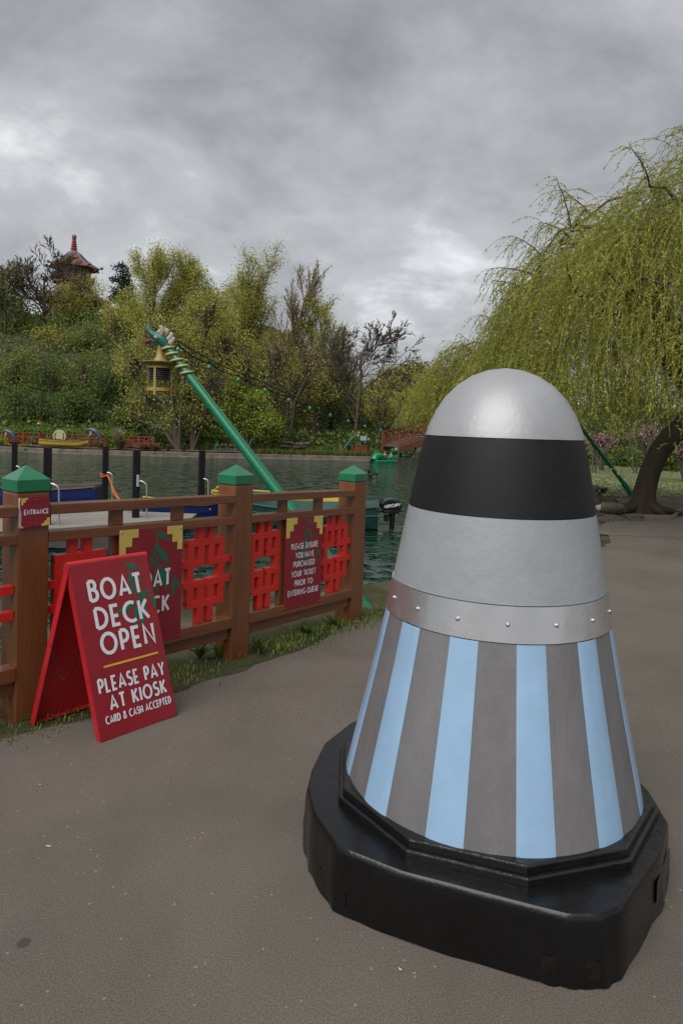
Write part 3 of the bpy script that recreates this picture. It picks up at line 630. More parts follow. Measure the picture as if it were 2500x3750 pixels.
# plinth: flat sided in front, rounded behind, wrapped in vinyl
out_ = [(-.635, .06), (-.645, -.08), (-.615, -.24), (-.53, -.425), (-.34, -.535), (.02, -.665), (.105, -.693), (.19, -.690), (.262, -.655), (.50, -.385), (.60, -.22), (.625, -.02), (.605, .26), (.5, .5), (.28, .66), (0, .70), (-.28, .64), (-.48, .48), (-.59, .28)]
lp = []
for i in range(len(out_)):
    a_, b_ = V(out_[i]), V(out_[(i+1) % len(out_)]); k = 5
    for j in range(k): lp.append(a_.lerp(b_, j/k))
n_ = len(lp); vs = []; fs = []
levels = [(.003, 1.002), (.03, 1.0), (.07, .997), (.11, .993), (.15, .990), (.180, .986), (.193, .981), (.199, .972)]
for li, (z, k) in enumerate(levels):
    for i, p in enumerate(lp):
        fl = (.007*math.sin(i*.9+z*20)*math.sin(i*.37+1)+.004*math.sin(i*2.1+z*55))*(1-z/.21)
        vs.append((p.x*(k+fl)-.028, p.y*(k+fl), z+(.003*math.sin(i*1.3) if li == 0 else 0)))
for li in range(len(levels)-1):
    for i in range(n_): fs.append((li*n_+i, li*n_+(i+1) % n_, (li+1)*n_+(i+1) % n_, (li+1)*n_+i))
fs.append(tuple((len(levels)-1)*n_+i for i in range(n_)))
m = MB(); m.add(vs, fs); pl_ = m.build('plinth', M_vinyl, root, smooth=True)
for (i0, z0, w2, h2) in ((26, .055, 9, .05), (44, .10, 5, .07), (12, .05, 4, .04)):
    m = MB(); q0, q1 = lp[i0], lp[(i0+w2) % n_]; m.add([(q0.x*1.006-.028, q0.y*1.006, z0-h2/2), (q1.x*1.006-.028, q1.y*1.006, z0-h2/2), (q1.x*1.003-.028, q1.y*1.003, z0+h2/2), (q0.x*1.003-.028, q0.y*1.003, z0+h2/2)], [(0, 1, 2, 3)]); m.build('tape_patch', M_plinth, pl_)
m = MB(); m.lathe([(.575, .196), (.575, .222), (.565, .224)], 10, Matrix.Rotation(.3, 3, 'Z')); m.build('lower_step', M_plinth, root, bevel=.004)
m = MB(); m.lathe([(.56, .223), (.56, .25), (.55, .252)], 10, Matrix.Rotation(.3, 3, 'Z')); m.build('upper_step', M_plinth, root, bevel=.004)
# body: one smooth bullet outline in plain painted zones
ZZ = [.25, .45, .65, .85, 1.05, 1.25, 1.40, 1.50, 1.56, 1.61, 1.655, 1.69, 1.71, 1.719]
RR = [.520, .476, .432, .392, .358, .322, .295, .268, .242, .210, .168, .115, .062, .004]
def rz(z): return float(np.interp(z, ZZ, RR))
def zone(name, z0, z1, mat, extra=0., parent=root, n=96):
    zs = [z0]+[q for q in ZZ if z0+.004 < q < z1-.004]+[z1]; m = MB()
    m.lathe([(rz(z0)-.012, z0)]+[(rz(z)+extra, z) for z in zs]+[(rz(z1)-.012, z1)], n, cap=False); return m.build(name, mat, parent, smooth=True)
NG = 12
for k in range(NG):
    for j, (a0, a1, mat, nm, ex) in enumerate(((0, .56, M_skirt, 'grey_gore', 0.), (.56, 1., M_blue, 'blue_gore', .0035))):
        m = MB(); vs = []; zs = (.252, .40, .55, .70, .842); A0 = 2*math.pi*(k+a0)/NG-.35; A1 = 2*math.pi*(k+a1)/NG-.35; na = 6
        for z in zs:
            for q in range(na+1): a = A0+(A1-A0)*q/na; r_ = rz(z)+ex*(1 if 0 < q < na else .2); vs.append((math.cos(a)*r_, math.sin(a)*r_, z))
        m.add(vs, [(i*(na+1)+q, i*(na+1)+q+1, (i+1)*(na+1)+q+1, (i+1)*(na+1)+q) for i in range(len(zs)-1) for q in range(na)]); m.build(nm, mat, root, smooth=True)
bd1 = zone('aluminium_band', .845, .955, M_alu, .004); zone('grey_waist', .957, 1.218, M_greyp)
zone('black_band', 1.22, 1.47, M_mesh); zone('silver_cap', 1.472, 1.719, M_silver, .002)
for a in np.linspace(-2.9, .3, 9):
    m = MB(); r_ = rz(.90)+.005; m.sphere((math.cos(a)*r_, math.sin(a)*r_, .90), .007, 10, 6); m.build('rivet', M_galv, bd1, smooth=True)

# ------------------------------------------------------------------ dragon lamp pole
base = V((.25, 5.95, -.10)); head = at(606, 1262, 6.6)
root = thing('dragon_lamp', 'leaning green lamp pole with dragon head and hanging gold lantern behind the fence', 'lamp post', base)
d = (head-base).normalized()
m = MB(base); m.tube([base-d*.15, base.lerp(head, .35), base.lerp(head, .7), head+d*.02], [.060, .054, .045, .036], 20); m.build('pole', M_pole, root, smooth=True)
m = MB(base); m.hexa([base+V(q) for q in ((-.10, -.09, -.05), (.13, -.09, -.05), (.13, .09, -.05), (-.10, .09, -.05))], [base+d*.24+V(q) for q in ((-.05, -.05, 0), (.05, -.05, 0), (.05, .05, 0), (-.05, .05, 0))]); m.build('base_shoe', M_pole, root, bevel=.005)
# rope ring spiral
for k, q in enumerate((.986, .962, .936, .910, .884)):
    c = base.lerp(head, q); rr_ = np.interp(q, [.35, .7, 1], [.054, .045, .036])+.012; tl = V((d.x, d.y, d.z)).lerp(ZU, .55).normalized()
    ux = tl.orthogonal().normalized(); uy = tl.cross(ux)
    m = MB(base); m.tube([c+(ux*math.cos(a)+uy*math.sin(a))*rr_*1.06+d*.01*math.sin(a) for a in np.linspace(0, 2*math.pi, 20, endpoint=False)], .0115, 8, closed=True); m.build('ring', M_rope, root, smooth=True)
# dragon head: built facing left along -x, in its own frame
hx = V((-.97, .05, .16)).normalized(); hz = V((.16, 0, .97)).normalized(); hy = hz.cross(hx).normalized()
def Hd(a, b_, c): return head + hx*a*.78 + hy*b_*.85 + hz*c*.72
M_drag = pm('dragon_green', (.01, .115, .075), .4, var=.25, scale=25, bump=.3, bscale=40, wear=(.3, .33, .3), wearamt=.05, wscale=25)
M_mane = pm('dragon_mane', (.42, .39, .31), .55, var=.2, scale=30)
M_tongue = pm('dragon_tongue', (.20, .025, .03), .5, var=.2, scale=30)
m = MB(base); m.tube([Hd(-.03, 0, -.03), Hd(.02, 0, .03), Hd(.08, 0, .07), Hd(.13, 0, .09), Hd(.17, 0, .10), Hd(.22, 0, .13), Hd(.25, 0, .18), Hd(.255, 0, .235)], [.040, .052, .058, .048, .036, .028, .020, .004], 12)
hd = m.build('dragon_head', M_drag, root, smooth=True)
m = MB(base); m.tube([Hd(.08, 0, .03), Hd(.13, 0, .03), Hd(.16, 0, .0), Hd(.18, 0, -.015)], [.035, .026, .016, .004], 10); m.build('lower_jaw', M_drag, hd, smooth=True)
for s in (-1, 1):
    m = MB(base); m.sphere(Hd(.115, s*.045, .065), .021, 12, 8); m.build('eye', M_mane, hd, smooth=True)
    m = MB(base); m.sphere(Hd(.122, s*.060, .062), .009, 8, 6); m.build('pupil', M_black, hd, smooth=True)
    m = MB(base); m.tube([Hd(.06, s*.03, .11), Hd(.04, s*.05, .17), Hd(.06, s*.055, .21), Hd(.10, s*.05, .225)], [.02, .018, .015, .006], 8); m.build('horn', M_mane, hd, smooth=True)
for k, (a, c) in enumerate(((.13, .155), (.06, .14), (.0, .10), (-.03, .05))):
    m = MB(base); m.tube([Hd(a-.02, 0, c-.03), Hd(a-.05, 0, c+.02), Hd(a-.06, 0, c+.055), Hd(a-.03, 0, c+.075)], [.028, .024, .018, .006], 8); m.build('mane_curl', M_mane, hd, smooth=True)
for k, (b_, c) in enumerate(((.02, -.03), (-.02, .0), (0, -.06))):
    m = MB(base); m.tube([Hd(.15, 0, .045), Hd(.20, b_*.5, .02+c*.4), Hd(.25, b_, .01+c*.9), Hd(.30, b_*1.3, -.005+c*.6)], [.010, .009, .008, .003], 6); m.build('tongue', M_tongue, hd, smooth=True)
# lantern hanging from the head
lc = at(588, 1260, 6.62)
LS = 1.22
def lsc(pr): return [(a*LS, b*LS) for a, b in pr]
m = MB(base); m.lathe(lsc([(.020, .0), (.022, -.03), (.027, -.07), (.036, -.105), (.052, -.13), (.085, -.148), (.125, -.150), (.142, -.140), (.142, -.146), (.12, -.164), (.096, -.172)]), 28, c=lc, cap=False); lan = m.build('lantern_roof', M_gold, root, smooth=True)
m = MB(base); m.tube([lc+V((0, 0, -.01)), lc+V((.0, 0, .05))], .006, 6); m.build('hook', M_galv, lan)
m = MB(base); m.lathe(lsc([(.098, -.168), (.099, -.192), (.094, -.192), (.094, -.168)]), 28, c=lc, cap=False); m.build('lantern_band', M_gold, lan, smooth=True)
for k in range(5):
    z = -.205-.0165*k; m = MB(base); m.lathe(lsc([(.05, z+.008)]+[(.076+.009*math.cos(a), z+.008*math.sin(a)) for a in np.linspace(1.4, -1.4, 7)]+[(.05, z-.008)]), 28, c=lc, cap=True); m.build('louvre', M_lou, lan, smooth=True)
m = MB(base); m.lathe(lsc([(.099, -.345), (.099, -.372), (.080, -.378), (.078, -.372), (.094, -.366), (.094, -.345)]), 28, c=lc, cap=False); m.build('lantern_ring', M_gold, lan, smooth=True)
for a in (-1.7, 1.35, 2.9, -.1):
    r1 = .099*LS; th_ = .012 if abs(a) > 1 and a < 2 else .004
    m = MB(base); p = lc+V((math.cos(a)*r1, math.sin(a)*r1, -.185*LS)); q = lc+V((math.cos(a)*r1, math.sin(a)*r1, -.405*LS))
    m.bar(p, q, th_*2, .006, V((math.cos(a), math.sin(a), 0))); m.build('strap', M_gold, lan)

# string of green lamps
root = thing('festoon_string', 'string of green bulbs strung from the dragon lamp towards the bridge', 'string lights', head)
pxs = [(652, 1275, 6.62), (766, 1340, 7.0), (873, 1386, 7.5), (971, 1425, 8.1), (1057, 1461, 8.7), (1135, 1491, 9.4), (1209, 1517, 10.2), (1275, 1539, 11.1), (1337, 1558, 12.1), (1396, 1572, 13.2), (1450, 1582, 14.4), (1500, 1590, 15.6), (1547, 1598, 16.9), (1586, 1606, 18.2), (1630, 1612, 20)]
M_bulb = pm('green_bulb', (.0, .19, .075), .15, var=.1, scale=20, coat=.5)
hi_, lo_ = [head+d*-.02+V((.05, 0, .045))], [head+V((.06, 0, -.0))]
for (a, b_, c) in pxs:
    p = at(a, b_, c); hi_.append(p+ZU*.068); lo_.append(p+ZU*.03)
def sag(ps, s):
    r = []
    for a, b_ in zip(ps[:-1], ps[1:]):
        for q in range(6): r.append(a.lerp(b_, q/6)-ZU*s*math.sin(math.pi*q/6))
    return r+[ps[-1]]
m = MB(head); m.tube(sag(hi_, .006), .0065, 5); m.build('support_wire', M_galv if False else M_black, root)
m = MB(head); m.tube(sag(lo_, .03), .006, 5); m.build('lamp_cable', M_black, root)
for (a, b_, c) in pxs[:-1]:
    p = at(a, b_, c); m = MB(head); m.lathe([(.010, .05), (.012, .048), (.013, .018), (.009, .016)], 8, c=p); sk_ = m.build('lamp_holder', M_black, root, smooth=True)
    m = MB(head); m.tube([p+ZU*.045, p+ZU*.07], .003, 5); m.build('clip', M_black, sk_)
    m = MB(head); m.lathe([(.009, .018), (.014, .006), (.023, -.012), (.0235, -.024), (.017, -.038), (.002, -.044)], 10, c=p); m.build('bulb', M_bulb, sk_, smooth=True)

# ------------------------------------------------------------------ landing stage, mooring posts, boats
DK = -.22
root = thing('landing_stage', 'weathered grey plank landing stage behind the brown fence', 'jetty', (-6, 11.2, DK))
od = root.location.copy(); rr = random.Random(8)
da = V((1, -.035, 0)).normalized(); db = V((.035, 1, 0)).normalized()
for k in range(17):
    c = V((-6.05, 9.95+.155*k, DK-.02+rr.uniform(-.004, .004))); m = MB(od); m.box(c+da*rr.uniform(-.03, .03), (6.9, .143, .04), (da, db, ZU)); m.build('plank', M_plank, root, bevel=.004)
for k in range(5):
    m = MB(od); m.box((-9+1.5*k, 11.2, DK-.13), (.12, 2.5, .17), (da, db, ZU)); m.build('joist', M_timber, root)
m = MB(od); m.box((-6.05, 9.87, DK-.10), (6.9, .05, .2), (da, db, ZU)); m.build('fascia', M_timber, root)
def mooring(x0, x1, ytop, Yd, label, band=False):
    p = at((x0+x1)/2, ytop, Yd); root = thing('mooring_post', label, 'post', (p.x, p.y, -1.1), rotz=.45, group='black mooring posts along the landing stage')
    w_ = (x1-x0)/2500*Yd/1.28; h = p.z+1.1
    m = MB(); m.box((0, 0, h/2), (w_, w_, h)); m.build('shaft', M_black, root, bevel=.008)
    if band:
        m = MB(); m.box((0, 0, h-.05), (w_+.006, w_+.006, .03)); m.build('white_band', M_letter, root)
    return p, w_
PA = mooring(43, 68, 1618, 14.6, 'black mooring post with a plain top, leftmost beyond the landing stage')
PB = mooring(158, 194, 1638, 10.6, 'black mooring post with a white band round its top')
PC = mooring(375, 401, 1634, 13.6, 'black mooring post with orange rope tied round it')
PD = mooring(486, 517, 1647, 11.7, 'black mooring post with steel bracket standing on the plank deck')
PE = mooring(727, 754, 1649, 13.4, 'black mooring post beside the blue boat, rightmost of the row')
def grab(P, zt, dx, label, plate=False):
    p, w_ = P; s = V((p.x+w_*.45, p.y-.03, zt)); root = thing('grab_rail', label, 'handrail', s, group='bent steel grab rails on the mooring posts')
    pts = [s]+[s+V((dx*math.sin(a), 0, -dx*.75*(1-math.cos(a)))) for a in np.linspace(.25, 1.57, 7)]; e_ = pts[-1].copy(); pts += [V((e_.x+.01, e_.y, zt-.6)), V((e_.x+.01, e_.y, DK))]
    m = MB(s); m.tube(pts, .015, 8); m.build('tube', M_galv, root, smooth=True)
    if plate: m = MB(s); m.box(s+V((-.005, -.03, 0)), (.05, .012, .2)); m.build('bracket', M_galv, root, bevel=.002)
grab(PB, at(194, 1770, 10.6).z, .14, 'bent steel grab rail behind the nearest green post cap')
grab(PC, at(400, 1730, 13.6).z, .10, 'bent steel grab rail beside the roped mooring post')
grab(PD, at(514, 1760, 11.7).z, .14, 'bent steel grab rail bolted with a plate to its black post', True)
grab(PE, at(753, 1753, 13.4).z, .09, 'bent steel grab rail on the rightmost black mooring post')
grab(PA, at(70, 1707, 14.6).z, .07, 'bent steel grab rail on the leftmost black mooring post')
M_orope = pm('orange_rope', (.50, .12, .03), .7, var=.25, scale=40)
p, w_ = PC; rz0 = at(388, 1736, 13.6).z
root = thing('mooring_rope', 'orange rope looped round a black mooring post and trailing down', 'rope', (p.x, p.y, rz0))
oo = root.location.copy()
m = MB(oo)
for k in range(3):
    m.tube([V((p.x+w_*.78*math.cos(a+.45+.785), p.y+w_*.78*math.sin(a+.45+.785), rz0+.03*math.sin(a+k)-.012*k)) for a in np.linspace(0, 6.283, 16, endpoint=False)], .009, 6, closed=True)
m.build('loop', M_orope, root, smooth=True)
m = MB(oo)
e0 = V((p.x+w_*.7, p.y-.12, rz0)); e1_ = at(478, 1868, 12.2); m.tube([e0.lerp(e1_, q)-ZU*.10*math.sin(math.pi*q) for q in np.linspace(0, 1, 9)], .010, 6)
e2_ = at(446, 1848, 12.6); m.tube([e0.lerp(e2_, q)-ZU*.05*math.sin(math.pi*q)+V((.02*math.sin(9*q), 0, 0)) for q in np.linspace(0, 1, 9)], .014, 6); m.build('tail', M_orope, root, smooth=True)

def boat(name, label, loc, rotz, L, B, D, mh, mi, mg, group=None, thw=2, cat='boat', stripe=None, draft=.12):
    root = thing(name, label, cat, loc, rotz, group); S_ = 15; outer = []; inner = []; gun = []
    for i in range(S_):
        s = i/(S_-1); b = B/2*min(1., .82+.42*s)*(1-max(0, (s-.42)/.58)**2.3)
        k = D*.75*max(0, (s-.72)/.28)**2; sh = D*(1+.16*(2*s-1)**2+.10*max(0, s-.6))
        x = (s-.5)*L; b = max(b, .012)
        sec = [(0, k), (.55*b, k+.05*D), (.85*b, k+.3*(sh-k)), (.96*b, k+.65*(sh-k)), (b, sh)]
        outer.append([V((x, y, z-draft)) for y, z in sec]); bi = max(b-.03, .004)
        inner.append([V((x*.985, y*bi/b, (z+.03 if j < 4 else z)-draft)) for j, (y, z) in enumerate(sec)])
        gun.append((V((x, b, sh-draft))))
    m = MB()
    def shell(rows, flip):
        for sgn in (1, -1):
            base_ = [[V((q.x, q.y*sgn, q.z)) for q in r] for r in rows]; vs = [q for r in base_ for q in r]; n5 = 5
            m.add(vs, [(i*n5+j, (i+1)*n5+j, (i+1)*n5+j+1, i*n5+j+1) for i in range(S_-1) for j in range(4)])
    shell(outer, False)
    tr = [V((q.x, q.y, q.z)) for q in outer[0]]+[V((q.x, -q.y, q.z)) for q in reversed(outer[0])]
    m.add(tr, [tuple(range(10))]); h_ = m.build('hull', mh, root, smooth=False)
    m = MB(); shell(inner, True); tr = [V((q.x+.03, q.y*.95, q.z)) for q in outer[0]]+[V((q.x+.03, -q.y*.95, q.z)) for q in reversed(outer[0])]; m.add(tr, [tuple(range(10))]); m.build('inner_hull', mi, root)
    for sgn in (1, -1):
        m = MB(); m.tube([V((q.x, q.y*sgn, q.z)) for q in gun], .022, 6); m.build('gunwale', mg, root, smooth=True)
        if stripe:
            m = MB(); m.tube([V((r[3].x, (r[3].y+.005)*sgn, r[3].z+.04)) for r in outer], .018, 6); m.build('rubbing_strake', stripe, root, smooth=True)
    m = MB(); m.box((-L/2+.012, 0, D*1.13-draft-.02), (.05, outer[0][4].y*2+.03, .05)); m.build('transom_cap', mg, root, bevel=.008)
    for k in range(thw):
        s = .25+.36*k; x = (s-.5)*L; b = B/2*min(1., .82+.42*s)*(1-max(0, (s-.42)/.58)**2.3)
        m = MB(); m.box((x, 0, D*.78-draft), (.2, b*1.86, .03)); m.build('thwart', mg, root, bevel=.004)
    return root
M_bluehull = pm('boat_blue', (.012, .022, .13), .4, var=.2, scale=5, wear=(.05, .06, .12), wearamt=.06)
M_wood = pm('boat_wood', (.075, .04, .028), .45, var=.3, scale=5, bump=.2, stretch=(.5, 4, 4))
M_dgreen = pm('boat_green', (.007, .042, .032), .42, var=.2, scale=5, wear=(.04, .09, .08), wearamt=.05)
M_lgreen = pm('boat_inside', (.03, .11, .095), .45, var=.25, scale=7)
M_boaty = pm('boat_yellow', (.60, .42, .05), .42, var=.12, scale=7, wear=(.3, .22, .08), wearamt=.03)
c = at(140, 1830, 14.4)
boat('rowing_boat', 'brown wooden rowing boat with blue hull behind the nearest fence post', (c.x-.1, 14.6, WATER), math.pi+.1, 2.6, 1.05, .50, M_bluehull, M_wood, M_wood)
c = at(720, 1880, 12.9)
boat('rowing_boat', 'blue boat with yellow rim moored beside the rightmost black post', (c.x-.2, 13.5, WATER), .3, 1.9, .85, .42, M_bluehull, M_bluehull, M_boaty)
c = at(1000, 1850, 14.6)
boat('rowing_boat', 'long yellow boat moored beyond the dark green motor boat', (c.x+.15, 14.8, WATER), .06, 2.9, .95, .50, M_boaty, M_lgreen, M_boaty, thw=3)
st = at(1372, 1945, 12.9)
mbx = boat('motor_boat', 'dark green open boat with an outboard motor on its stern', (st.x-1.45, 12.95, WATER), math.pi-.06, 3.0, 1.15, .50, M_dgreen, M_lgreen, M_dgreen, stripe=M_dgreen)
# yellow rounded seat back of a boat by the far fence post
c = at(1212, 1836, 13.6)
root = thing('seat_back', 'rounded yellow seat back rising above the fence rail', 'seat', (c.x, 13.7, -.08))
m = MB(root.location); oc = root.location+ZU*.0
pl = [(-.16, -.06), (-.16, .10)]+[(.16*math.cos(a), .10+.12*math.sin(a)) for a in np.linspace(math.pi, 0, 12)]+[(.16, .10), (.16, -.06)]
m.prism(pl, oc, (1, 0, 0), (0, .15, 1), (0, -1, .15), -.03, .03); m.build('shell', M_boaty, root, bevel=.015)
m = MB(root.location); m.box(oc+V((0, 0, -.20)), (.30, .12, .28)); m.build('seat_support', M_boaty, root, bevel=.01)
# outboard motor
oc = at(1432, 1848, 13.0)
root = thing('outboard_motor', 'black outboard motor clamped to the stern of the green boat', 'motor', oc)
M_cowl = pm('black_cowl', (.010, .010, .011), .22, var=.3, scale=8, coat=.3)
def P_(a, b_, c): return oc+V((a, b_, c))
m = MB(oc); pl = [(-.19, -.10), (-.195, .03), (-.15, .105), (.02, .125), (.13, .10), (.185, .045), (.195, -.02), (.17, -.10)]
m.prism(pl, oc, (1, .1, 0), (0, 0, 1), (.1, -1, 0), -.11, .11); cw = m.build('cowl', M_cowl, root, bevel=.03, seg=3)
lettering('MERCURY', oc, V((.985, .1, .17)).normalized(), V((-.17, 0, .985)), V((.1, -.99, 0)), -.005, -.005, .062, .31, M_letter, cw, off=.1115, slant=.25, sw=.2)
m = MB(oc); m.prism([(-.17, -.105), (.20, -.085), (.20, -.125), (.10, -.16), (-.06, -.19), (-.14, -.16)], oc, (1, .1, 0), (0, 0, 1), (.1, -1, 0), -.09, .09); m.build('lower_cowl', M_cowl, root, bevel=.015)
m = MB(oc); m.tube([P_(.02, 0, -.16), P_(.03, 0, -.35), P_(.02, 0, -.55), P_(.02, 0, -.80)], [.065, .05, .055, .045], 10); m.build('leg', M_cowl, root, smooth=True)
m = MB(oc); m.tube([P_(-.13, -.02, -.14), P_(-.30, -.05, -.13), P_(-.42, -.07, -.14), P_(-.52, -.08, -.15)], [.018, .018, .026, .024], 8); m.build('tiller', M_cowl, root, smooth=True)
m = MB(oc); m.box(P_(-.09, 0, -.24), (.09, .2, .16)); m.build('clamp', M_cowl, root, bevel=.01)
m = MB(oc); m.tube([P_(-.17, 0, .03), P_(-.22, 0, .06), P_(-.22, 0, .0), P_(-.2, 0, -.05)], .012, 6); m.build('carry_handle', M_cowl, root, smooth=True)

# ------------------------------------------------------------------ people
def person(name, label, loc, rotz, joints, edges, zcols, parent=None, s=1.):
    """body grown over a skeleton; zcols = [(height above which, material)]"""
    me = bpy.data.meshes.new(name); me.from_pydata([tuple(V(j[0])*s) for j in joints], edges, [])
    o = bpy.data.objects.new(name, me); COL.objects.link(o)
    sk = o.modifiers.new('skin', 'SKIN'); su = o.modifiers.new('sub', 'SUBSURF'); su.levels = su.render_levels = 2
    for i, j in enumerate(joints):
        v = me.skin_vertices[0].data[i]; v.radius = (j[1]*s, j[1]*s*(j[2] if len(j) > 2 else 1)); v.use_root = (i == 0)
    dg = bpy.context.evaluated_depsgraph_get(); me2 = bpy.data.meshes.new_from_object(o.evaluated_get(dg)); me2.name = name
    o.modifiers.clear(); o.data = me2
    me2.materials.clear()
    for _, mt in zcols: me2.materials.append(mt)
    for p in me2.polygons:
        p.use_smooth = True
        for k, (zz, _) in enumerate(zcols):
            if p.center.z >= zz*s: p.material_index = k; break
        else: p.material_index = len(zcols)-1
    o.location = loc; o.rotation_euler = (0, 0, rotz); return tag(o, label, 'person')
M_skin = pm('skin', (.45, .26, .19), .5, var=.05); M_coat = pm('dark_coat', (.012, .012, .015), .8); M_navy = pm('navy_top', (.05, .07, .13), .8)
M_beige = pm('beige_top', (.28, .24, .2), .8); M_whitec = pm('pale_top', (.5, .45, .42), .8); M_hairg = pm('grey_hair', (.3, .29, .28), .8); M_hairb = pm('brown_hair', (.05, .03, .02), .8); M_trou = pm('dark_trousers', (.02, .02, .025), .85)
stand = [((0, 0, .95), .15, .8), ((0, 0, 1.2), .16, .75), ((0, 0, 1.42), .17, .65), ((0, 0, 1.53), .06), ((0, -.02, 1.63), .095), ((0, -.01, 1.74), .075),
         ((.19, 0, 1.42), .06), ((.25, .02, 1.15), .05), ((.23, -.1, .92), .04), ((-.19, 0, 1.42), .06), ((-.25, .02, 1.15), .05), ((-.22, -.1, .92), .04),
         ((.09, 0, .88), .095), ((.10, -.02, .48), .07), ((.10, .0, .08), .05), ((.10, -.14, .04), .045), ((-.09, 0, .88), .095), ((-.10, .02, .48), .07), ((-.10, .04, .08), .05), ((-.10, -.1, .04), .045)]
se = [(0, 1), (1, 2), (2, 3), (3, 4), (4, 5), (2, 6), (6, 7), (7, 8), (2, 9), (9, 10), (10, 11), (0, 12), (12, 13), (13, 14), (14, 15), (0, 16), (16, 17), (17, 18), (18, 19)]
sit = [((0, 0, .12), .15, .85), ((0, .02, .38), .15, .75), ((0, .04, .58), .15, .65), ((0, .03, .68), .055), ((0, .0, .78), .09), ((0, .0, .88), .07),
       ((.18, .03, .57), .055), ((.24, -.06, .36), .045), ((.14, -.25, .32), .035), ((-.18, .03, .57), .055), ((-.24, -.06, .36), .045), ((-.14, -.25, .32), .035),
       ((.09, -.1, .12), .085), ((.1, -.42, .2), .065), ((.1, -.5, -.15), .05), ((-.09, -.1, .12), .085), ((-.1, -.42, .2), .065), ((-.1, -.5, -.15), .05)]
sie = [(0, 1), (1, 2), (2, 3), (3, 4), (4, 5), (2, 6), (6, 7), (7, 8), (2, 9), (9, 10), (10, 11), (0, 12), (12, 13), (13, 14), (0, 15), (15, 16), (16, 17)]
pp = at(1347, 1640, 39.6)
person('person', 'person in a dark coat standing by the bridge fence', (pp.x, 39.6, -.2), 2.6, stand, se, [(1.68, M_hairg), (1.51, M_skin), (.9, M_coat), (-9, M_trou)], s=.56)

# ------------------------------------------------------------------ pedal boats
M_ped = pm('pedalo_green', (.0, .20, .075), .35, var=.1, scale=4)
def pedalo(label, loc, rotz, num=None, s=1.):
    root = thing('pedal_boat', label, 'pedal boat', loc, rotz, 'green pedal boats on the lake'); h = MB()
    # hull: pontoon body seen from the bow; x across, -y bow
    prof = [(-.62, -.1), (-.66, .12), (-.60, .17), (.60, .17), (.66, .12), (.62, -.1)]
    h.prism(prof, (0, 0, 0), (s, 0, 0), (0, 0, s), (0, -s, 0), -.9, .9); hu = h.build('hull', M_ped, root, bevel=.05, seg=3)
    m = MB(); m.tube([V((.1, -.9, .12))*s, V((.05, -.75, .34))*s, V((0, -.45, .46))*s, V((0, -.1, .40))*s, V((0, .05, .25))*s], [.30*s, .34*s, .32*s, .26*s, .12*s], 12); fo = m.build('foredeck', M_ped, root, smooth=True)
    m = MB(); m.lathe([(.16*s, 0), (.14*s, .15*s), (.10*s, .28*s), (.11*s, .36*s), (.05*s, .42*s)], 12, c=V((-.22, -.62, .42))*s); m.build('figurehead', M_ped, fo, smooth=True)
    for sx in (-.32, .32):
        m = MB(); m.box(V((sx, .62, .38))*s, (.5*s, .10*s, .42*s)); m.build('seat_back', M_ped, root, bevel=.04*s)
        m = MB(); m.box(V((sx, .40, .20))*s, (.5*s, .4*s, .08*s)); m.build('seat', M_ped, root, bevel=.02*s)
    m = MB(); m.box(V((-.36, -.905, .05))*s, (.3*s, .03*s, .09*s)); m.build('bow_vent', M_black, hu, bevel=.01)
    if num: lettering(num, V((.30, -.52, .42))*s, V((-.1, 1, 0)), V((-.25, 0, .97)), V((.97, .1, .25)), 0, 0, .20*s, .13*s, M_letter, fo, off=.06*s, sw=.22)
    return root
c = atz(1405, 1695, WATER)
R1 = -1.1
pedalo('green pedal boat numbered six with people aboard on the lake', (c.x, c.y+.9, WATER), R1, '6', .66)
def onboat(c, r, x, y, z): return V((c.x+x*math.cos(r)-y*math.sin(r), c.y+.9+x*math.sin(r)+y*math.cos(r), z))
for (x, y, cl, ha, lab) in ((.16, .38, M_beige, M_hairb, 'person in a beige top sitting right in the numbered pedal boat'), (.20, .02, M_navy, M_hairb, 'person in a navy top sitting in the middle of the numbered pedal boat'), (-.22, .24, M_whitec, M_hairg, 'person in a pale top sitting left in the numbered pedal boat')):
    person('person', lab, onboat(c, R1, x, y, WATER+.12), R1, sit, sie, [(.82, ha), (.66, M_skin), (.2, cl), (-9, M_trou)], s=.50 if cl is not M_navy else .42)
c2 = atz(1448, 1674, WATER)
pedalo('green pedal boat passing behind the bridge pier', (c2.x, c2.y+.9, WATER), -.9, None, .7)
for (x, y, cl, lab) in ((-.2, .3, M_whitec, 'person in white on the pedal boat behind the bridge pier'),):
    person('person', lab, onboat(c2, -.9, x, y, WATER+.22), -.9, sit, sie, [(.82, M_hairb), (.66, M_skin), (.2, cl), (-9, M_trou)], s=.52)

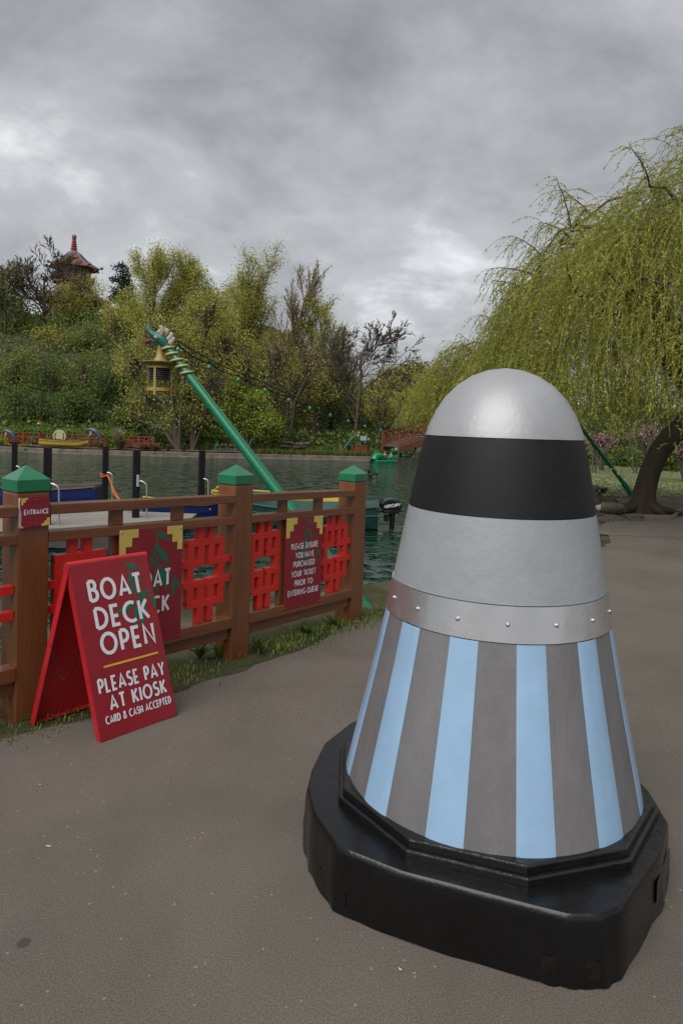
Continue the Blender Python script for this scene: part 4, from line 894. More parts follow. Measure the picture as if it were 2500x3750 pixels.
# ------------------------------------------------------------------ waterfowl
M_gb = pm('goose_brown', (.10, .078, .06), .8, var=.3, scale=14); M_gw = pm('goose_pale', (.42, .38, .33), .8); M_gk = pm('goose_black', (.006, .006, .007), .6)
c = V((4.98, 12.75, -.115))
root = thing('goose', 'canada goose with black neck standing beside the willow trunk', 'goose', c, rotz=.25); s = .95
m = MB(); m.tube([V(q)*s for q in ((-.20, 0, .28), (-.15, 0, .25), (-.05, 0, .23), (.12, 0, .21), (.26, 0, .19), (.40, 0, .16), (.48, 0, .145))], [.03*s, .085*s, .115*s, .12*s, .095*s, .05*s, .012*s], 14); bd = m.build('body', M_gb, root, smooth=True)
m = MB(); m.sphere(V((-.155, 0, .235))*s, .075*s, 12, 8, (.9, 1.0, 1.1)); m.build('breast', M_gw, bd, smooth=True)
m = MB(); m.tube([V(q)*s for q in ((-.17, 0, .28), (-.165, 0, .36), (-.15, 0, .45), (-.155, 0, .53), (-.18, 0, .575), (-.23, 0, .575), (-.285, 0, .56))], [.05*s, .036*s, .028*s, .029*s, .04*s, .032*s, .008*s], 10); nk = m.build('neck', M_gk, root, smooth=True)
for sy in (-1, 1):
    m = MB(); m.sphere(V((-.185, .026*sy, .565))*s, .02*s, 8, 6, (1, .7, 1.3)); m.build('cheek_patch', M_gw, nk, smooth=True)
    m = MB(); m.sphere(V((.14, .085*sy, .24))*s, .12*s, 12, 8, (2.0, .42, .72)); m.build('wing', M_gb, bd, smooth=True)
    m = MB(); m.tube([V((.06, .05*sy, .12))*s, V((.06, .05*sy, .01))*s, V((-.02, .05*sy, .006))*s], [.014*s, .011*s, .012*s], 6); m.build('leg', M_gk, root)
c = atz(1365, 1745, WATER)
root = thing('duck', 'small dark duck swimming on the open water', 'duck', (c.x, c.y, WATER), rotz=.6)
m = MB(); m.tube([V(q) for q in ((-.22, 0, .06), (-.12, 0, .06), (0, 0, .05), (.15, 0, .07), (.24, 0, .12))], [.03, .10, .12, .08, .01], 10); bd = m.build('body', M_gk, root, smooth=True)
m = MB(); m.sphere((0, 0, .02), .118, 10, 6, (1.3, 1.05, .6)); m.build('flank', M_gw, bd, smooth=True)
m = MB(); m.tube([V((-.16, 0, .1)), V((-.19, 0, .2)), V((-.22, 0, .25)), V((-.30, 0, .24))], [.045, .04, .05, .015], 8); m.build('head', M_gk, root, smooth=True)

# ------------------------------------------------------------------ island shore
M_farred = pm('far_red', (.30, .035, .02), .5, var=.15)
def far_fence(label, x0, x1, Y0, Y1, zb, h, npan, group='red fret fences on the far shore'):
    A, B = V((x0, Y0, zb)), V((x1, Y1, zb)); root = thing('fret_fence', label, 'fence', A, group=group)
    t = (B-A).normalized(); n = V((t.y, -t.x, 0)); L = (B-A).length; st = L/npan
    for i in range(npan+1):
        m = MB(A); m.box(A+t*st*i+ZU*h*.52, (.10, .10, h*1.04), (t, n, ZU)); m.build('post', M_brown, root)
    for z in (.06, .97):
        m = MB(A); m.bar(A+ZU*h*z, B+ZU*h*z, .06, .06); m.build('rail', M_brown, root)
    proto = None
    for i in range(npan):
        a = st*i+.05; wd = st-.1; w4 = .035
        if proto is None:
            m = MB(); X1 = V((1, 0, 0)); Z1 = ZU
            def hb(u0, u1, v): m.box(V(((u0+u1)/2*wd, 0, v*h)), ((u1-u0)*wd, .03, w4))
            def vb(u, v0, v1): m.box(V((u*wd, 0, (v0+v1)/2*h)), (w4, .026, (v1-v0)*h))
            vb(.05, .1, .93); vb(.95, .1, .93); hb(.05, .36, .72); hb(.64, .95, .72); hb(.05, .36, .28); hb(.64, .95, .28)
            vb(.36, .28, .93); vb(.64, .28, .93); hb(.22, .78, .60); hb(.22, .78, .42); vb(.22, .28, .6); vb(.78, .28, .6); vb(.5, .1, .6)
            proto = m.build('fret_panel', M_farred, root); o = proto
        else:
            o = proto.copy(); COL.objects.link(o); o.parent = root
        o.location = t*a; o.rotation_euler = (0, 0, math.atan2(t.y, t.x))
    return root
far_fence('long red fret fence behind the yellow planter boat', at(-40, 1640, 36.6).x, at(388, 1640, 36.5).x, 36.8, 36.5, -.2, .70, 7)
far_fence('short red fret fence right of the pampas grass', at(455, 1640, 36.8).x, at(562, 1640, 37).x, 36.8, 37, -.1, .58, 2)
far_fence('red fret fence by the landing of the bridge', at(1288, 1645, 38.8).x, at(1340, 1645, 38.9).x, 38.7, 38.9, -.2, .50, 2)

# planter boat
c = at(234, 1650, 35.6)
M_fl = leafmat('planter_green', [(.03, .05, .01), (.10, .14, .03), (.4, .38, .15)])
pb = boat('planter_boat', 'yellow rowing boat used as a flower planter on the far shore', (c.x, 35.75, -.16), -.08, 2.5, .85, .36, M_boaty, pm('teal_inside', (.01, .10, .10), .5), M_timber, stripe=M_timber, draft=0)
def leafcards(P, size, rng, aspect=.55, up=None, droop=0.):
    """one pointed quad per point of P; size scalar or array"""
    n = len(P); a = rng.normal(size=(n, 3)); 
    if up is not None: a = a*(1-abs(up))+np.array([0, 0, 1.])*up*1.5
    a /= np.linalg.norm(a, axis=1)[:, None]; b = rng.normal(size=(n, 3)); b -= (b*a).sum(1)[:, None]*a; b /= np.linalg.norm(b, axis=1)[:, None]
    s = (np.asarray(size)*np.ones(n)*rng.uniform(.6, 1.35, n))[:, None]
    v = np.stack([P-a*s*.5, P+b*s*aspect*.5, P+a*s*.5, P-b*s*aspect*.5], 1).reshape(-1, 3)
    f = np.arange(4*n).reshape(n, 4); return v, f
rng = np.random.default_rng(5)
P = np.stack([rng.uniform(-.9, .8, 260), rng.normal(0, .16, 260), rng.uniform(.22, .40, 260)], 1); v_, f_ = leafcards(P, .09, rng)
link('planting', npmesh('planting', v_, f_, M_fl), pb)
# wheel emblem
c = at(218, 1597, 36.0); R = .335
root = thing('wheel_emblem', 'round cream and blue cogwheel emblem above the yellow planter boat', 'emblem', (c.x, 36.0, c.z)); oc = root.location.copy()
M_cream = pm('emblem_cream', (.62, .60, .45), .5, var=.06); M_eblue = pm('emblem_blue', (.03, .05, .17), .5); M_egold = pm('emblem_gold', (.50, .40, .06), .5)
def disc(rad_, y0, y1, mat, name, par, n=32):
    m = MB(oc); m.prism([(rad_*math.cos(a), rad_*math.sin(a)) for a in np.linspace(0, 6.2832, n, endpoint=False)], oc, (1, 0, 0), (0, 0, 1), (0, -1, 0), y0, y1); return m.build(name, mat, par)
dk = disc(R, -.03, 0, M_cream, 'disc', root)
def ring(r0, r1, a0, a1, off, mat, name, n=24):
    m = MB(oc); an = np.linspace(a0, a1, n); vs = []
    for a in an: vs += [oc+V((r0*math.cos(a), -off, r0*math.sin(a))), oc+V((r1*math.cos(a), -off, r1*math.sin(a)))]
    m.add(vs, [(2*i, 2*i+1, 2*i+3, 2*i+2) for i in range(n-1)]); return m.build(name, mat, dk)
for k in range(24):
    a = k*math.pi/12; ring(R*.84, R*.97, a, a+.13, .004, M_egold, 'cog', 3)
ring(R*.82, R*.84, 0, 6.284, .004, M_eblue, 'inner_line', 40)
for a0 in (-.75, 2.35): ring(R*.60, R*.78, a0, a0+1.55, .004, M_eblue, 'blue_arc', 14)
for k in range(9):
    a = 1.05+k*.135; ring(R*.62, R*.72, a, a+.08, .005, M_eblue, 'letter_mark', 3)
    a = -2.05+k*.115; ring(R*.62, R*.72, a, a+.07, .005, M_eblue, 'letter_mark', 3)
for k in range(6):
    a = k*math.pi/3+.52; m = MB(oc); u = V((math.cos(a), 0, math.sin(a))); q = V((-u.z, 0, u.x))
    m.add([oc+u*R*.12-q*R*.05+V((0, -.006, 0)), oc+u*R*.52-q*R*.10+V((0, -.006, 0)), oc+u*R*.52+q*R*.10+V((0, -.006, 0)), oc+u*R*.12+q*R*.05+V((0, -.006, 0))], [(0, 1, 2, 3)]); m.build('spoke', M_egold, dk)
ring(R*.46, R*.58, 0, 6.284, .005, M_egold, 'wheel_rim', 40); disc(R*.17, .004, .007, M_egold, 'hub', dk, 16); disc(R*.06, .008, .01, M_eblue, 'hub_hole', dk, 10)
m = MB(oc); m.bar(oc+V((0, .05, -.2)), V((c.x, 36.05, -.2)), .06, .06, (0, 1, 0)); m.build('stand', M_timber, root)
# leaping dolphins
M_dol = pm('dolphin_grey', (.075, .09, .135), .3, var=.2, scale=5)
def dolphin(label, nose, Yd, sc_, polex):
    root = thing('dolphin_sculpture', label, 'sculpture', (nose.x+.5, Yd, -.2), group='leaping dolphins on the far shore'); o0 = root.location.copy()
    pts = [(0, 0), (.08, .035), (.15, .06), (.24, .095), (.38, .10), (.56, .04), (.72, -.09), (.84, -.27), (.90, -.46), (.93, -.62), (.945, -.78)]
    rs = [.012, .03, .045, .075, .105, .125, .12, .10, .07, .04, .022]
    C3 = lambda q: nose+V((q[0]*sc_, 0, q[1]*sc_))
    m = MB(o0); m.tube([C3(q) for q in pts], [r*sc_ for r in rs], 12); b_ = m.build('body', M_dol, root, smooth=True)
    def fin(name, poly, th=.015):
        m = MB(o0); m.prism([(a*sc_, c*sc_) for a, c in poly], nose, (1, 0, 0), (0, 0, 1), (0, -1, 0), -th*sc_, th*sc_); m.build(name, M_dol, b_, bevel=.004)
    fin('dorsal_fin', [(.62, .08), (.74, .08), (.90, .09), (.80, -.01), (.72, -.05)])
    m = MB(o0); m.hexa([C3((.34, .02))+V((0, -.1, 0)), C3((.46, -.02))+V((0, -.1, 0)), C3((.46, -.02))+V((0, -.06, 0)), C3((.34, .02))+V((0, -.06, 0))], [C3((.36, -.22))+V((0, -.17, 0)), C3((.41, -.22))+V((0, -.17, 0)), C3((.41, -.22))+V((0, -.15, 0)), C3((.36, -.22))+V((0, -.15, 0))]); m.build('flipper', M_dol, b_)
    m = MB(o0); e_ = C3((.945, -.76)); m.prism([(-.02, .03), (.02, .03), (.17, -.12), (.05, -.08), (0, -.06), (-.05, -.08), (-.17, -.12)], e_, V((.25, .95, 0)), (0, 0, sc_), (0, 0, 0) if False else (.95, -.25, 0), -.012, .012); m.build('tail_fluke', M_dol, b_)
    m = MB(o0); px_ = nose.x+polex*sc_; m.tube([V((px_, Yd, -.25)), V((px_, Yd, nose.z-.0))], .035, 8); m.build('pole', M_timber, root)
nz = at(3, 1583, 36.0); dolphin('leaping grey dolphin sculpture at the left edge, by the long red fence', nz, 36.0, .86, .36)
nz = at(309, 1579, 36.0); dolphin('leaping grey dolphin sculpture between emblem and pampas grass', nz, 36.0, .98, .33)
# small far lamp
bp0 = at(108, 1640, 36.3); hp = at(139, 1553, 36.3)
root = thing('shore_lamp', 'small leaning green lamp with gold lantern on the far shore', 'lamp post', bp0)
m = MB(bp0); m.tube([bp0, hp], [.055, .035], 8); m.build('pole', M_pole, root, smooth=True)
lc = hp+V((.06, 0, .02)); m = MB(bp0); m.lathe([(.03, .16), (.035, .06), (.07, .01), (.15, -.02), (.10, -.05)], 10, c=lc); m.build('lantern_roof', M_gold, root, smooth=True)
for a in range(4):
    m = MB(bp0); q = V((math.cos(a*1.57)*.09, math.sin(a*1.57)*.09, 0)); m.bar(lc+q-ZU*.05, lc+q-ZU*.24, .02, .02, (1, 0, 0)); m.build('strap', M_gold, root)
m = MB(bp0); m.lathe([(.10, -.22), (.10, -.25)], 10, c=lc); m.build('lantern_ring', M_gold, root)
for (x0, y0, x1, y1, Yd, lab) in ((1261, 1640, 1305, 1585, 38.2, 'thin green lamp pole leaning over the island path near the bridge'), (783, 1652, 800, 1615, 37.2, 'short green pole leaning under the trees on the island path')):
    a = at(x0, y0, Yd); b_ = at(x1, y1, Yd); root = thing('shore_lamp', lab, 'lamp post', a)
    m = MB(a); m.tube([a, b_], [.045, .03], 8); m.build('pole', M_pole, root, smooth=True)
    if x0 > 1000: m = MB(a); m.lathe([(.02, .1), (.03, .04), (.10, 0), (.07, -.02), (.06, -.16), (.07, -.18)], 10, c=b_+V((.12, 0, 0))); m.build('lantern', M_gold, root, smooth=True)

# red planter dinghy, pots
c = at(525, 1655, 35.6)
M_redhull = pm('red_hull', (.26, .05, .035), .55, var=.2, wear=(.02, .13, .09), wearamt=.14, wscale=3)
pb = boat('planter_boat', 'small faded red and green dinghy planter right of the pampas grass', (c.x, 35.9, -.18), math.pi+.15, 1.6, .6, .30, M_redhull, M_timber, M_timber, draft=0)
P = np.stack([rng.uniform(-.6, .6, 160), rng.normal(0, .12, 160), rng.uniform(.18, .34, 160)], 1); v_, f_ = leafcards(P, .08, rng)
link('planting', npmesh('planting', v_, f_, M_fl), pb)

# ------------------------------------------------------------------ pagoda on the hill
pc = at(268, 1200, 72); PX, PY = pc.x, 72.
def pz(py): return at(268, py, 72).z
root = thing('pagoda', 'red roofed pagoda with finial on the wooded hill', 'pagoda', (PX, PY, pz(1200)-2), rotz=.0); oc = root.location.copy()
M_tile = pm('pagoda_tile', (.20, .075, .045), .7, var=.25, scale=3, bump=.4, bscale=9); M_pwall = pm('pagoda_wall', (.30, .25, .11), .8, var=.15); M_ptim = pm('pagoda_timber', (.13, .05, .035), .7)
M_pwin = pm('pagoda_window', (.02, .02, .022), .3); M_lead = pm('lead_grey', (.14, .15, .17), .5)
Rm = Matrix.Rotation(rad(22.5+30), 3, 'Z')
def tier(r_in, zbot, ztop):
    m = MB(oc); m.lathe([(r_in, zbot), (r_in, ztop)], 8, Rm, True, (PX, PY, 0)); w_ = m.build('wall', M_pwall, root)
    for k in range(8):
        a = rad(52.5+45*k+22.5); u = V((math.cos(a), math.sin(a), 0)); t_ = V((-u.y, u.x, 0)); rr_ = r_in*math.cos(rad(22.5))+.02
        if u.y > .5: continue
        m = MB(oc); m.box(V((PX, PY, (zbot+ztop)/2))+u*rr_, (r_in*.42, .06, (ztop-zbot)*.62), (t_, u, ZU)); m.build('window', M_pwin, w_)
        a2 = rad(52.5+45*k); u2 = V((math.cos(a2), math.sin(a2), 0)); m = MB(oc); m.bar(V((PX, PY, zbot))+u2*r_in, V((PX, PY, ztop))+u2*r_in, .16, .16, (1, 0, 0)); m.build('corner_timber', M_ptim, w_)
def roof(r_e, r_t, ze, zt):
    prof = [(r_e*.72, ze-.05), (r_e, ze+.02), (r_e*.985, ze+.12), (r_e*.75, ze+(zt-ze)*.22), (r_e*.5, ze+(zt-ze)*.5), (r_t+.15, ze+(zt-ze)*.85), (r_t, zt)]
    m = MB(oc); m.lathe(prof, 8, Rm, True, (PX, PY, 0)); r = m.build('roof', M_tile, root)
    for k in range(8):
        a = rad(52.5+45*k); u = V((math.cos(a), math.sin(a), 0)); m = MB(oc)
        m.tube([V((PX, PY, zt-.1))+u*(r_t+.05), V((PX, PY, ze+(zt-ze)*.5+.08))+u*r_e*.5, V((PX, PY, ze+(zt-ze)*.22+.08))+u*r_e*.75, V((PX, PY, ze+.12))+u*r_e, V((PX, PY, ze+.22))+u*(r_e+.22)], .085, 6); m.build('hip_ridge', M_lead, r)
        m = MB(oc); m.sphere(V((PX, PY, ze+.22))+u*(r_e+.26), .17, 8, 6); m.build('hip_ball', M_lead, r, smooth=True)
zt = pz(925)
roof(2.55, .55, pz(985), zt); tier(1.65, pz(1040), pz(982)); roof(3.9, 1.7, pz(1108), pz(1045)); tier(2.5, pz(1190), pz(1105))
m = MB(oc); m.lathe([(2.1, pz(1040)), (2.1, pz(1036)), (2.15, pz(1022)), (2.15, pz(1018))], 8, Rm, False, (PX, PY, 0)); m.build('balcony_rail', M_ptim, root)
m = MB(oc); m.lathe([(.75, zt-.35), (.5, zt+.05), (.30, zt+.15)], 12, None, True, (PX, PY, 0)); m.build('finial_base', M_lead, root, smooth=True)
m = MB(oc); pr = []
for k in range(6): z = zt+.12+k*.235; r_ = .30-.024*k; pr += [(r_*1.25, z), (r_*1.25, z+.07), (r_*.8, z+.09), (r_*.8, z+.22)]
m.lathe(pr, 12, None, True, (PX, PY, 0)); m.build('finial', M_farred, root)
m = MB(oc); m.sphere((PX, PY, zt+1.62), .25, 12, 8); m.build('finial_ball', M_lead, root, smooth=True)
a = at(95, 1180, 70); b_ = at(260, 1180, 70)
m = MB(oc)
root2 = thing('terrace_railing', 'red terrace railing below the pagoda', 'railing', a); 
for z in (.1, .45, .8): m = MB(a); m.bar(a+ZU*z, b_+ZU*z, .08, .08); m.build('rail', M_farred, root2)
for q in np.linspace(0, 1, 12): m = MB(a); m.bar(a.lerp(b_, q)-ZU*.2, a.lerp(b_, q)+ZU*.9, .07, .07, (0, 1, 0)); m.build('baluster', M_farred, root2)
# pale house glimpsed between the trees
c = at(735, 1250, 85)
root = thing('pale_house', 'pale rendered building glimpsed between the tall trees', 'building', (c.x, 85, c.z-6)); oc = root.location.copy()
M_ren = pm('pale_render', (.50, .50, .50), .8, var=.06)
m = MB(oc); m.box(oc+V((0, 3, 4.2)), (4.6, 6, 8.6)); wl = m.build('wall', M_ren, root)
m = MB(oc); m.prism([(-2.6, 0), (2.6, 0), (0, 1.5)], oc+V((0, -.3, 8.5)), (1, 0, 0), (0, 0, 1), (0, 1, 0), 0, 6.6); m.build('roof', M_lead, root)
for x_ in (-1.2, 1.1): m = MB(oc); m.box(oc+V((x_, -.02, 6.2)), (.9, .1, 1.3)); m.build('window', M_pwin, wl)

# ------------------------------------------------------------------ bridge
A = V((2.75, 38.9, -.15)); B = V((11.8, 44.5, -.15)); t = (B-A); t.z = 0; L = t.length; t.normalize(); n = V((t.y, -t.x, 0))
root = thing('footbridge', 'brown arched footbridge with red railings beyond the lake', 'bridge', A); oc = A.copy()
def arch(q): return .25+1.05*math.sin(math.pi*q)
NB = 22
for s in (-.8, .8):
    m = MB(oc)
    for i in range(NB):
        q0, q1 = i/NB, (i+1)/NB; m.bar(A+t*L*q0+n*s+ZU*(arch(q0)+.05), A+t*L*q1+n*s+ZU*(arch(q1)+.05), .12, .34)
    m.build('beam', M_brown, root)
    m = MB(oc)
    for i in range(NB):
        q0, q1 = i/NB, (i+1)/NB; m.bar(A+t*L*q0+n*s+ZU*(arch(q0)+1.0), A+t*L*q1+n*s+ZU*(arch(q1)+1.0), .10, .08)
    m.build('handrail', M_brown, root)
    for zz in (.32, .5, .68, .84):
        m = MB(oc)
        for i in range(NB):
            q0, q1 = i/NB, (i+1)/NB; m.bar(A+t*L*q0+n*s+ZU*(arch(q0)+zz), A+t*L*q1+n*s+ZU*(arch(q1)+zz), .03, .035)
        m.build('red_rail', M_farred, root)
    for i in range(0, NB+1, 2):
        q = i/NB; m = MB(oc); m.bar(A+t*L*q+n*s+ZU*(arch(q)-.1), A+t*L*q+n*s+ZU*(arch(q)+1.08), .11, .11, (0, 1, 0)); m.build('post', M_brown, root)
        if i < NB:
            for k in (.4, .9, 1.4): qq = (i+k)/NB; m = MB(oc); m.bar(A+t*L*qq+n*s+ZU*(arch(qq)+.25), A+t*L*qq+n*s+ZU*(arch(qq)+.95), .03, .04, (0, 1, 0)); m.build('baluster', M_farred, root)
for i in range(NB):
    q0 = (i+.03)/NB; q1 = (i+.97)/NB; m = MB(oc); m.bar(A+t*L*q0+ZU*(arch(q0)+.2), A+t*L*q1+ZU*(arch(q1)+.2), 1.45, .05); m.build('deck_board', M_timber, root)
for q in (.12, .38, .68):
    for s in (-.7, .7): m = MB(oc); m.bar(A+t*L*q+n*s+ZU*-1., A+t*L*q+n*s+ZU*(arch(q)-.1), .13, .13, (0, 1, 0)); m.build('pier_post', M_timber, root)
m = MB(oc); c = A+t*L*.12; m.lathe([(.55, -.8), (.5, -.2), (.42, -.14)], 10, None, True, c+ZU*0, .15, 3); m.build('pier_footing', M_stone, root)
m = MB(oc); c = A+t*L*.30+n*.9+ZU*(arch(.3)+.28); m.box(c, (.9, .03, .22), (t, n, ZU)); sg = m.build('bridge_sign', M_letter, root)
for k in range(3): m = MB(oc); m.box(c+t*(.26*(k-1))+n*.02, (.16, .012, .09), (t, n, ZU)); m.build('sign_mark', M_black, sg)
# info board, bin, purple hoarding
c = at(1330, 1605, 39.8); root = thing('information_board', 'pale blue information board beside the bridge landing', 'notice board', (c.x, 39.8, -.2)); o0 = root.location.copy()
m = MB(o0); m.box((c.x, 39.8, c.z), (.36, .04, .26)); m.build('board', pm('board_blue', (.25, .42, .5), .4, var=.35, scale=14), root)
for s in (-.15, .15): m = MB(o0); m.bar(V((c.x+s, 39.83, -.2)), V((c.x+s, 39.83, c.z+.1)), .04, .04, (0, 1, 0)); m.build('leg', M_timber, root)
c = at(1288, 1640, 39.2); root = thing('litter_bin', 'dark round litter bin on the island path', 'bin', (c.x-.05, 39.2, -.2))
m = MB(); m.lathe([(.17, 0), (.2, .05), (.21, .55), (.2, .62), (.14, .66)], 14); m.build('body', M_black, root, smooth=True)
m = MB(); m.lathe([(.215, .5), (.22, .52), (.22, .56), (.215, .58)], 14, cap=False); m.build('rim', M_timber, root)
M_pur = pm('purple_board', (.30, .07, .25), .5, var=.1)
for k, (x0, x1) in enumerate(((1506, 1545), (1551, 1592), (1598, 1640))):
    a = at(x0, 1655, 52); b_ = at(x1, 1655, 52); h = at(x0, 1637, 52).z
    root = thing('hoarding_panel', ['purple hoarding panel with white marks, left of the row behind the bridge', 'plain purple hoarding panel in the middle behind the bridge', 'purple hoarding panel nearest the dome, behind the bridge'][k], 'hoarding', a, group='purple hoarding behind the bridge')
    m = MB(a); m.box(((a.x+b_.x)/2, 52, (h+WATER)/2), (b_.x-a.x, .05, h-WATER)); p_ = m.build('panel', M_pur, root)
    m = MB(a); m.box((b_.x+.06, 52, (h+WATER)/2), (.10, .10, h-WATER+.1)); m.build('post', M_lead, root)
    if k == 0:
        for q in range(5): m = MB(a); m.box((a.x+.15+.14*q, 51.96, h-.28+.05*(q % 2)), (.09, .012, .10)); m.build('white_mark', M_letter, p_)

# boulder walls on the island
M_rock = pm('boulder', (.085, .072, .055), .9, var=.4, scale=4, bump=.8, bscale=8, wear=(.05, .07, .025), wearamt=.12)
def rockmesh(seed):
    bm = bmesh.new(); bmesh.ops.create_icosphere(bm, subdivisions=2, radius=1); r2 = random.Random(seed)
    ph = [r2.uniform(0, 6) for _ in range(6)]
    for v in bm.verts:
        k = 1+.16*math.sin(3*v.co.x+ph[0])+.14*math.sin(3.3*v.co.y+ph[1])+.12*math.sin(4*v.co.z+ph[2]); v.co *= k; v.co.z *= .75
    me = bpy.data.meshes.new('rock'); bm.to_mesh(me); bm.free(); me.materials.append(M_rock); return me
RK = [rockmesh(i) for i in range(5)]
def rockwall(label, x0, x1, ytop, ybot, Yd, sz, rows, name='boulder_wall'):
    a = at(x0, ybot, Yd); b_ = at(x1, ybot, Yd); h = at(x0, ytop, Yd).z-a.z; root = thing(name, label, 'wall', a); r2 = random.Random(int(x0)); L = b_.x-a.x
    for r in range(rows):
        x = 0
        while x < L:
            s = sz*r2.uniform(.7, 1.2); o = link('stone', RK[r2.randrange(5)], root); o.location = (x, r2.uniform(-.05, .05)+r*.06, h*(r+.4)/rows); o.scale = (s, s*.8, h/rows*.72); o.rotation_euler = (r2.uniform(-.3, .3), r2.uniform(-.3, .3), r2.uniform(0, 6)); x += s*1.5
rockwall('low boulder wall under the leaning tree by the island path', 795, 880, 1622, 1652, 38.2, .16, 2)
rockwall('mossy boulder wall along the slope behind the island path', 1035, 1128, 1615, 1642, 39.5, .20, 2)

# rocks on the lake edge by the willow
rr = random.Random(21); k = 0
for (x_, y_, z_, s) in ((5.05, 12.55, -.10, .22), (5.45, 12.62, -.07, .16), (4.75, 12.35, -.12, .18), (6.35, 17.4, -.18, .25), (6.6, 17.9, -.15, .28), (6.85, 18.5, -.14, .26), (7.05, 19.2, -.13, .24), (7.15, 20.1, -.13, .22), (6.2, 16.7, -.20, .2), (5.95, 16.0, -.18, .2), (6.65, 18.6, -.28, .2), (7.3, 21.2, -.13, .25), (6.95, 18.2, -.02, .13), (4.62, 12.9, -.25, .2), (4.4, 11.7, -.15, .15)):
    o = link('shore_rock', RK[k % 5]); o.location = (x_, y_, z_); o.scale = (s*1.2, s, s*.7); o.rotation_euler = (rr.uniform(-.2, .2), rr.uniform(-.2, .2), rr.uniform(0, 6))
    where = 'by the goose at the foot of the willow' if y_ < 14 else 'on the lake edge below the daisy lawn'
    tag(o, 'mossy brown rock %s' % where, 'rock', 'rocks by the goose' if y_ < 14 else 'rocks below the lawn'); k += 1

# ------------------------------------------------------------------ trees
OLIVE = leafmat('leaf_olive', [(.19, .205, .038), (.37, .37, .072), (.54, .52, .14)], trans=.48)
FRESH = leafmat('leaf_fresh', [(.11, .18, .02), (.25, .33, .04), (.42, .48, .075)], trans=.48)
MID = leafmat('leaf_mid', [(.09, .12, .03), (.19, .23, .055), (.34, .36, .10)], trans=.45)
DARK = leafmat('leaf_dark', [(.035, .065, .016), (.10, .15, .034), (.21, .265, .066)], trans=.42)
PINE = leafmat('leaf_pine', [(.006, .014, .009), (.016, .032, .018), (.035, .052, .03)], trans=.1)
BUD = leafmat('leaf_bud', [(.17, .14, .055), (.29, .24, .085), (.42, .37, .14)])
WIL = leafmat('leaf_willow', [(.17, .20, .034), (.34, .35, .065), (.52, .50, .13)], trans=.5, nscale=.8)
PINK = leafmat('leaf_blossom', [(.16, .07, .08), (.38, .22, .24), (.55, .38, .40)])
HEDGE = leafmat('leaf_hedge', [(.05, .09, .012), (.11, .18, .022), (.20, .28, .04)])

def tubes_np(segs, n=4):
    """segs: (k,8) p0 p1 r0 r1 -> prism verts/faces"""
    s = np.asarray(segs, float); p0, p1, r0, r1 = s[:, 0:3], s[:, 3:6], s[:, 6], s[:, 7]
    d = p1-p0; d /= np.linalg.norm(d, axis=1)[:, None]+1e-9
    ref = np.where(np.abs(d[:, 2:3]) < .9, np.array([[0, 0, 1.]]), np.array([[1., 0, 0]])); a = np.cross(d, ref); a /= np.linalg.norm(a, axis=1)[:, None]+1e-9; b = np.cross(d, a)
    an = np.arange(n)*2*np.pi/n; k = len(s); v = np.zeros((k, 2*n, 3))
    for i, t in enumerate(an):
        o = a*math.cos(t)+b*math.sin(t); v[:, i] = p0+o*r0[:, None]; v[:, n+i] = p1+o*r1[:, None]
    f = np.array([[i, (i+1) % n, n+(i+1) % n, n+i] for i in range(n)]); f = (f[None]+(np.arange(k)*2*n)[:, None, None]).reshape(-1, 4)
    return v.reshape(-1, 3), f
def grow(rng, base, d0, L0, r0, nb, ang, ratio, up, wobble, start=.35, nseg=4, thin=.5):
    """recursive branching; returns segments and leaf anchors with level"""
    segs = []; anchors = []; mxl = len(nb)
    def rec(p, d, L, r, lvl):
        ns = nseg if lvl < 2 else 3; pts = [p.copy()]; dirs = []
        for i in range(ns):
            d = (d + V((rng.gauss(0, wobble), rng.gauss(0, wobble), rng.gauss(0, wobble)+up))).normalized(); q = p+d*(L/ns)
            ra = r*(1-.62*i/ns); rb = r*(1-.62*(i+1)/ns); segs.append((*p, *q, ra, rb)); dirs.append(d.copy()); pts.append(q.copy()); p = q
        if lvl >= mxl-1: anchors.extend(pts[1:])
        if lvl < mxl:
            k = nb[lvl]
            for j in range(k):
                f = start+(1-start)*(j+rng.random())/k if lvl == 0 else .2+.8*(j+rng.random())/k
                f = min(f, .999); i = int(f*ns); c = pts[i].lerp(pts[i+1], f*ns-i); dd = dirs[i]
                ax = dd.orthogonal(); ax.rotate(Matrix.Rotation(rng.random()*6.283, 3, dd)); a = rad(ang[lvl])*(.7+.6*rng.random())
                cd_ = dd.copy(); cd_.rotate(Matrix.Rotation(a, 3, ax)); rec(c, cd_, L*ratio[lvl]*(.7+.5*rng.random())*(1-.35*f), r*(1-.62*f)*thin, lvl+1)
    rec(V(base), V(d0).normalized(), L0, r0, 0); return segs, anchors
def tree_obj(name, label, base, segs, P, size, leaf, bark, cat='tree', group=None, seed=1, aspect=.6, n=4, crown='crown', up=None, minr=None):
    root = thing(name, label, cat, base, group=group); o = np.array(base)
    if segs is not None and len(segs):
        s = np.asarray(segs, float)
        if minr is not None: s[:, 6:8] = np.maximum(s[:, 6:8], minr)
        v, f = tubes_np(s, n); link('trunk' if crown == 'crown' else 'stem', npmesh('trunk', v-o, f, bark, True), root)
    if P is not None and len(P):
        r2 = np.random.default_rng(seed); v, f = leafcards(np.asarray(P), size, r2, aspect, up); link(crown, npmesh(crown, v-o, f, leaf), root)
    return root
def scatter(anchors, per, spread, seed):
    r2 = np.random.default_rng(seed); A_ = np.array([tuple(a) for a in anchors]); return np.repeat(A_, per, 0)+r2.normal(0, spread, (len(A_)*per, 3))
